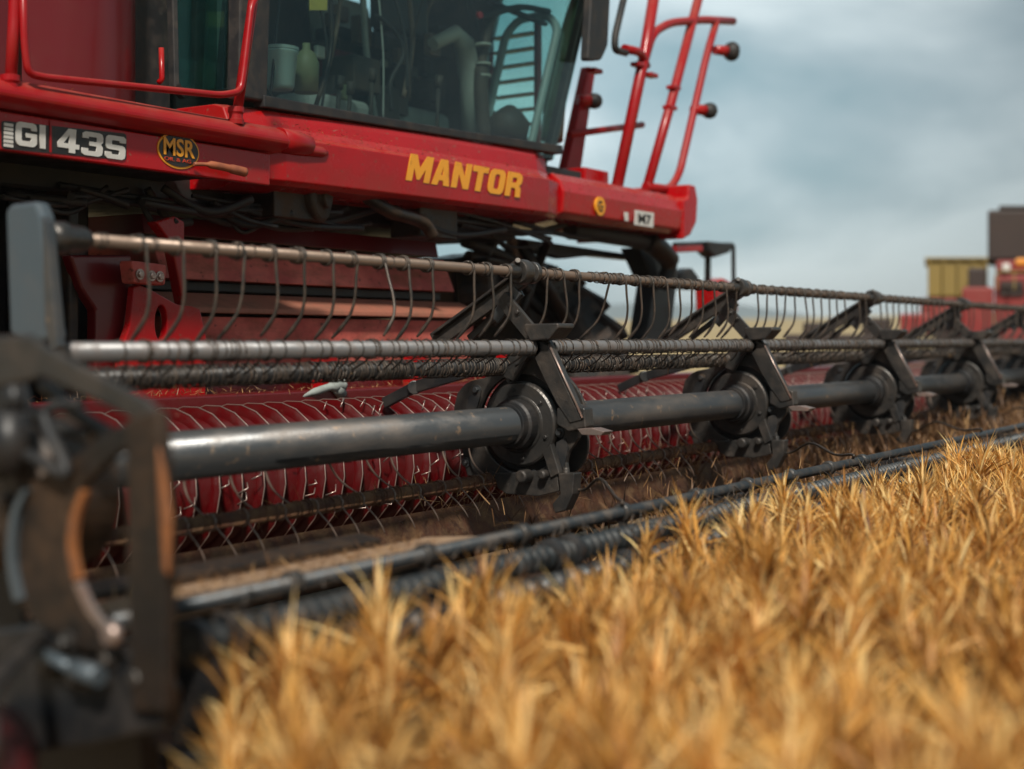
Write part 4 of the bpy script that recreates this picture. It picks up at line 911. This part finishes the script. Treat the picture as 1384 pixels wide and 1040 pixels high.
# things inside the cab
bk = thing('plastic_bucket', 'pale plastic bucket standing inside the cab by the left pillar', 'bucket', P(380, 128, 4.72))
m2 = MB(); c0 = P(379, 122, 4.72); m2.lathe(c0, (0, 0, 1), [(0, .06), (.02, .068), (.17, .082), (.18, .088), (.19, .088)], 24, True); obj('bucket_body', m2, M['bucket'], bk)
m2 = MB(); m2.lathe(c0 + Vector((0, 0, .192)), (0, 0, 1), [(0, .09), (.015, .09), (.02, .07)], 24); obj('lid', m2, M['bucket'], bk)
jg = thing('plastic_jug', 'olive plastic jug beside the pale bucket inside the cab', 'jug', P(414, 132, 4.75))
m2 = MB(); c0 = P(414, 126, 4.75); m2.lathe(c0, (0, 0, 1), [(0, .06), (.15, .065), (.2, .045), (.22, .02), (.25, .02)], 20, True); obj('jug_body', m2, M['jug'], jg)
tg = polyY([(419, -8), (443, -8), (442, 14), (419, 14)], 4.66, 4.665); o = obj('hanging_tag', tg, M['tag'], None); o['label'] = 'small yellow tag hanging behind the windscreen at the top'; o['category'] = 'tag'
# pale tool lying behind the auger
wr = MB(); wr.tube(smoothpath([P(395, 540, 4.36), P(425, 530, 4.34), P(450, 522, 4.33), P(462, 520, 4.33)], 5), [.012] * 5 + [.018] * 5 + [.03] * 5 + [.035], 10); wr.tube([P(452, 520, 4.33), P(462, 534, 4.33)], .028, 10)
o = obj('bent_pipe', wr, M['seat'], None); o['label'] = 'pale bent pipe lying on the beam behind the red auger'; o['category'] = 'pipe'

# ================================================================== far machines
def far_pt(px, py, D): return atD(px, py, D)
def local_box(mb, px0, px1, py0, py1, D, dep):
    """box facing the camera's general direction but built in real metres"""
    a = far_pt(px0, py1, D); b = far_pt(px1, py1, D); z1 = far_pt(px0, py0, D).z; z0 = a.z
    r0 = ray(px0 if px0 > CX else px1, HZ); d = Vector((r0[0], r0[1], 0)).normalized() * dep
    mb.prism([Vector((a.x, a.y, z0)), Vector((b.x, b.y, z0)), Vector((b.x, b.y, z1)), Vector((a.x, a.y, z1))], d)
D1 = 27
p0 = far_pt(1390, 458, D1)
dc = thing('distant_combine', 'blurred red harvester with tall brown grain tank at the right edge of the field', 'combine harvester', (p0.x, p0.y, 0))
def dpart(name, m, boxes, bev=.05):
    mb = MB()
    for b in boxes: local_box(mb, *b)
    return obj(name, mb, m, dc, bev=bev)
dpart('body', M['distred'], [(1344, 1520, 372, 470, D1, 3.0)])
dpart('hood', M['distred'], [(1300, 1343, 388, 470, D1 - .6, 2.6), (1262, 1299, 408, 440, D1 - 1, 1.6), (1216, 1261, 424, 452, D1 - 1, 1.2)])
dpart('grain_tank', M['distbrown'], [(1335, 1500, 284, 352, D1 + .5, 2.4)])
dpart('tank_rim', M['distred'], [(1346, 1490, 352, 370, D1 + .3, 2.8)])
dpart('tank_lid', M['distbrown'], [(1350, 1480, 278, 283, D1 + .7, 2.0)], .02)
dpart('engine_cover', M['distbrown'], [(1308, 1334, 362, 391, D1 + .2, 2.0)])
dpart('window', M['distbrown'], [(1352, 1384, 380, 400, D1 - .06, .05)], .01)
dpart('guard_rail', M['distyellow'], [(1346, 1420, 366, 368, D1 - .4, .05), (1346, 1348, 366, 392, D1 - .4, .05), (1370, 1372, 366, 392, D1 - .4, .05)], .005)
dpart('amber_lamp', M['orange'], [(1372, 1392, 349, 360, D1 - .1, .2)])
dpart('lamp_bar', M['white'], [(1354, 1366, 356, 368, D1 - .1, .2)])
for px in (1330, 1440):
    c0 = far_pt(px, 500, D1 - 1); c0.z = .8; m2 = MB(); m2.lathe(c0, (VX, VY, 0), [(0, .3), (-.05, .5), (0, .72), (.1, .8), (.5, .8), (.6, .7)], 28); obj('wheel', m2, M['tyre'], dc)
# yellow grain trailer
D2 = 31; p0 = far_pt(1292, 458, D2)
dc = gt = thing('grain_trailer', 'blurred yellow box trailer left of the distant brown grain tank', 'trailer', (p0.x, p0.y, 0))
dpart('box_side', M['distyellow'], [(1254, 1335, 352, 402, D2, 3.0)])
dpart('top_rim', M['distyellow'], [(1250, 1339, 348, 352, D2 - .08, 3.2)], .02)
dpart('side_post', M['distyellow'], [(px, px + 3, 353, 401, D2 - .1, .08) for px in (1254, 1274, 1294, 1314, 1331)], .01)
dpart('chassis', M['distred'], [(1244, 1340, 403, 430, D2, 2.4)])
dpart('undercarriage', M['distbrown'], [(1262, 1320, 430, 480, D2 + .3, 1.5)])
for px in (1262, 1310):
    c0 = far_pt(px, 500, D2 - .5); c0.z = .6; m2 = MB(); m2.lathe(c0, (VX, VY, 0), [(0, .2), (0, .52), (.08, .6), (.4, .6)], 24); obj('wheel', m2, M['tyre'], gt)
# low red implement seen through the reel
D3 = 20; p0 = far_pt(1130, 458, D3)
dc = thing('parked_implement', 'low brown implement blurred behind the reel between the far machines and the cab', 'farm implement', (p0.x, p0.y, 0))
dpart('frame', M['distbrown'], [(1060, 1240, 452, 462, D3, .4), (1068, 1078, 462, 560, D3, .2), (1215, 1225, 462, 560, D3, .2)], .02)
dpart('hopper', M['distbrown'], [(1085, 1125, 436, 452, D3, .8), (1165, 1205, 430, 452, D3, .8)], .03)
dpart('press_roller', M['distbrown'], [(1060, 1240, 480, 510, D3 - .2, .5)], .1)

# ================================================================== crop and straw (uncountable)
def ribbons(n, root, dirv, up, length, width, curve, rnd, segs=3):
    """n tapered blades; arrays (n,3)/(n,). returns verts, faces, rnd per vertex"""
    side = np.cross(dirv, up); side /= np.linalg.norm(side, axis=1, keepdims=True) + 1e-9
    V = []; 
    prof = [.7, 1.0, .6, 0.0] if segs == 3 else [.7, 1, 0]
    for i in range(segs + 1):
        t = i / segs
        c = root + dirv * (length * t)[:, None] + curve * (length * t * t)[:, None]
        wd = (width * prof[i])[:, None]
        if i < segs: V += [c - side * wd / 2, c + side * wd / 2]
        else: V += [c]
    A = np.stack(V, 1); m = A.shape[1]
    base = (np.arange(n) * m)[:, None]; quads = []
    for i in range(segs - 1): quads.append(base + np.array([[2 * i, 2 * i + 1, 2 * i + 3, 2 * i + 2]]))
    tri = base + np.array([[2 * segs - 2, 2 * segs - 1, 2 * segs]])
    return A.reshape(-1, 3), np.concatenate(quads, 0), tri, np.repeat(rnd, m)
def np_mesh(name, parts, m):
    off = 0; VV = []; QQ = []; TT = []; RR = []
    for (v, q, t, r) in parts:
        VV.append(v); QQ.append(q + off); TT.append(t + off); RR.append(r); off += len(v)
    V = np.concatenate(VV); Q = np.concatenate(QQ); T = np.concatenate(TT); Rn = np.concatenate(RR)
    me = bpy.data.meshes.new(name); me.vertices.add(len(V)); me.vertices.foreach_set('co', V.astype(np.float32).ravel())
    loops = np.concatenate([Q.ravel(), T.ravel()]); me.loops.add(len(loops)); me.loops.foreach_set('vertex_index', loops.astype(np.int32))
    tot = np.concatenate([np.full(len(Q), 4), np.full(len(T), 3)]); st = np.concatenate([[0], np.cumsum(tot)[:-1]])
    me.polygons.add(len(tot)); me.polygons.foreach_set('loop_start', st.astype(np.int32)); me.polygons.foreach_set('loop_total', tot.astype(np.int32))
    me.update(calc_edges=True); me.polygons.foreach_set('use_smooth', np.ones(len(tot), bool))
    at = me.attributes.new('rnd', 'FLOAT', 'POINT'); at.data.foreach_set('value', Rn.astype(np.float32))
    me.materials.append(m); o = bpy.data.objects.new(name, me); sc.collection.objects.link(o); return o
def plants(X, Y, H, nb, rng, lean=.12, bl=(.06, .12), headlen=.13, shade=0):
    n = len(X); parts = []
    ln = rng.normal(0, lean, (n, 2)); root = np.stack([X, Y, np.zeros(n)], 1)
    top = root + np.stack([ln[:, 0] * H * .5, ln[:, 1] * H * .5, H], 1); ax = top - root; axn = ax / np.linalg.norm(ax, axis=1, keepdims=True)
    prn = rng.uniform(0, .45, n)
    # stems
    up = np.tile(np.array([[.3, .9, .1]]), (n, 1)) + rng.normal(0, .5, (n, 3))
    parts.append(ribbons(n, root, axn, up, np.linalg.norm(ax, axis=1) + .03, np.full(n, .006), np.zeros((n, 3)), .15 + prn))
    # blades of the bushy heads
    k = nb; idx = np.repeat(np.arange(n), k); N_ = len(idx)
    s = rng.beta(1.4, 1.0, N_) ; pos = top[idx] - axn[idx] * (s * headlen)[:, None]
    phi = rng.uniform(0, 2 * math.pi, N_); el = np.radians(86 - np.abs(rng.normal(0, 30, N_)) - s * 8)
    d = np.stack([np.cos(phi) * np.cos(el), np.sin(phi) * np.cos(el), np.sin(el)], 1) + axn[idx] * .2; d /= np.linalg.norm(d, axis=1, keepdims=True)
    cv = np.stack([np.cos(phi) * .35, np.sin(phi) * .35, -rng.uniform(-.05, .35, N_)], 1) * rng.uniform(.1, 1, (N_, 1))
    upv = np.stack([-np.sin(phi), np.cos(phi), rng.normal(0, .8, N_)], 1)
    upv = np.cross(d, upv)
    sz = rng.uniform(.8, 1.2, n)[idx]
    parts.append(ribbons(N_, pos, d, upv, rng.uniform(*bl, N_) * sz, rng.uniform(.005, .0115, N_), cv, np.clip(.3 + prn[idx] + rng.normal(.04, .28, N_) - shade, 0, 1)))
    # lower leaves, coloured darker for the shade between the heads
    k = 7; idx = np.repeat(np.arange(n), k); N_ = len(idx); s = rng.uniform(.2, .85, N_)
    pos = root[idx] + ax[idx] * s[:, None]; phi = rng.uniform(0, 2 * math.pi, N_); el = np.radians(rng.uniform(30, 80, N_))
    d = np.stack([np.cos(phi) * np.cos(el), np.sin(phi) * np.cos(el), np.sin(el)], 1)
    cv = np.stack([np.cos(phi) * .5, np.sin(phi) * .5, -rng.uniform(.2, 1.1, N_)], 1)
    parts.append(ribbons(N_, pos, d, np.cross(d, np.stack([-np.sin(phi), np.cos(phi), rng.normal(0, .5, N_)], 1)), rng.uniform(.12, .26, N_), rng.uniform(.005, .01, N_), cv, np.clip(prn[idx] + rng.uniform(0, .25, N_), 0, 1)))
    return parts
rng = np.random.default_rng(3)
# jittered grid of plants
sp_ = .11; gx, gy = np.meshgrid(np.arange(1.0, 12.5, sp_), np.arange(-.5, 1.9, sp_)); X = gx.ravel() + rng.uniform(-.055, .055, gx.size); Y = gy.ravel() + rng.uniform(-.055, .055, gx.size)
edge = 1.885 - .05 * (X < 3.2) + .03 * np.sin(X * 5) + rng.normal(0, .02, X.size)
keep = (Y < edge) & (Y < 1.0 * X + .03) & (X > 1.15) & (np.hypot(X, Y) > 1.1)
X = X[keep]; Y = Y[keep]
H = .875 + .03 * np.sin(X * 3.1 + Y * 4) + rng.normal(0, .04, X.size) + .015 * (Y > 1.5) * (X > 3.2) - .02 * (X < 3.0) * (Y > 1.5)
o = np_mesh('wheat_crop', plants(X, Y, H, 86, rng, .12, (.07, .16), .16), M['wheat']); o['kind'] = 'stuff'; o['label'] = 'dense golden ripe wheat standing in front of the header'; o['category'] = 'wheat'
# straw caught under the reel towards the far end, and on the board
NS = 2200; X = 5.0 + 9.5 * rng.power(1.6, NS); Y = rng.uniform(2.25, 3.35, NS); H = .66 + rng.normal(0, .08, NS) + .03 * (X - 5.6)
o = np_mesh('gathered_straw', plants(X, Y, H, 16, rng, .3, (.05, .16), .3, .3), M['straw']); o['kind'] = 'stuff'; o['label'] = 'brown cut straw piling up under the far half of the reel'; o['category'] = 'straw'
def litter(n, x, y, z, rng, ln=(.03, .12), elev=12, wd=(.002, .004)):
    pos = np.stack([rng.uniform(*x, n), rng.uniform(*y, n), rng.uniform(*z, n)], 1); phi = rng.uniform(0, 6.28, n); el = np.radians(rng.normal(5, elev, n))
    d = np.stack([np.cos(phi) * np.cos(el), np.sin(phi) * np.cos(el), np.sin(el)], 1)
    return ribbons(n, pos, d, np.tile(np.array([[0, .2, 1.]]), (n, 1)) + rng.normal(0, .4, (n, 3)), rng.uniform(*ln, n), rng.uniform(*wd, n), rng.normal(0, .1, (n, 3)), rng.uniform(0, 1, n))
pr = [litter(1600, (3.5, 14), (1.97, 2.3), (.86, .955), rng, (.03, .1), 40), litter(2500, (4.5, 14), (3.0, 3.45), (.8, .96), rng, (.03, .1), 50, (.002, .005)), litter(260, (4.8, 7.4), (4.36, 4.44), (2.46, 2.5), rng, (.01, .03), 10), litter(400, (2.6, 9.2), (4.2, 4.5), (2.415, 2.42), rng, (.01, .03), 8), litter(500, (2, 3.2), (2.26, 2.42), (.932, .94), rng, (.02, .07), 25), litter(2500, (2.3, 14), (2.4, 3.4), (.545, .58), rng), litter(700, (2.6, 7), (4.34, 4.46), (1.262, 1.275), rng, (.02, .05), 35),
      litter(900, (2.6, 14), (EY - .03, EY + .03), (EZ - .02, EZ + .03), rng, (.02, .07), 60), litter(500, (2.6, 14), (DY - .03, DY + .03), (DZ - .03, DZ + .03), rng, (.02, .06), 60)]
o = np_mesh('loose_chaff', pr, M['straw']); o['kind'] = 'stuff'; o['label'] = 'loose brown chaff scattered on the header'; o['category'] = 'chaff'

# ================================================================== haze
hz = MB().box(-1900, 1900, -1900, 1900, -8, 60)
hm = bpy.data.materials.new('haze_air'); hm.use_nodes = True; nt = hm.node_tree; nt.nodes.remove(nt.nodes['Principled BSDF'])
pv = nt.nodes.new('ShaderNodeVolumePrincipled'); pv.inputs['Color'].default_value = (.8, .86, .9, 1); pv.inputs['Density'].default_value = .0004
nt.links.new(pv.outputs[0], nt.nodes['Material Output'].inputs['Volume'])
o = obj('haze', hz, hm); o['kind'] = 'stuff'
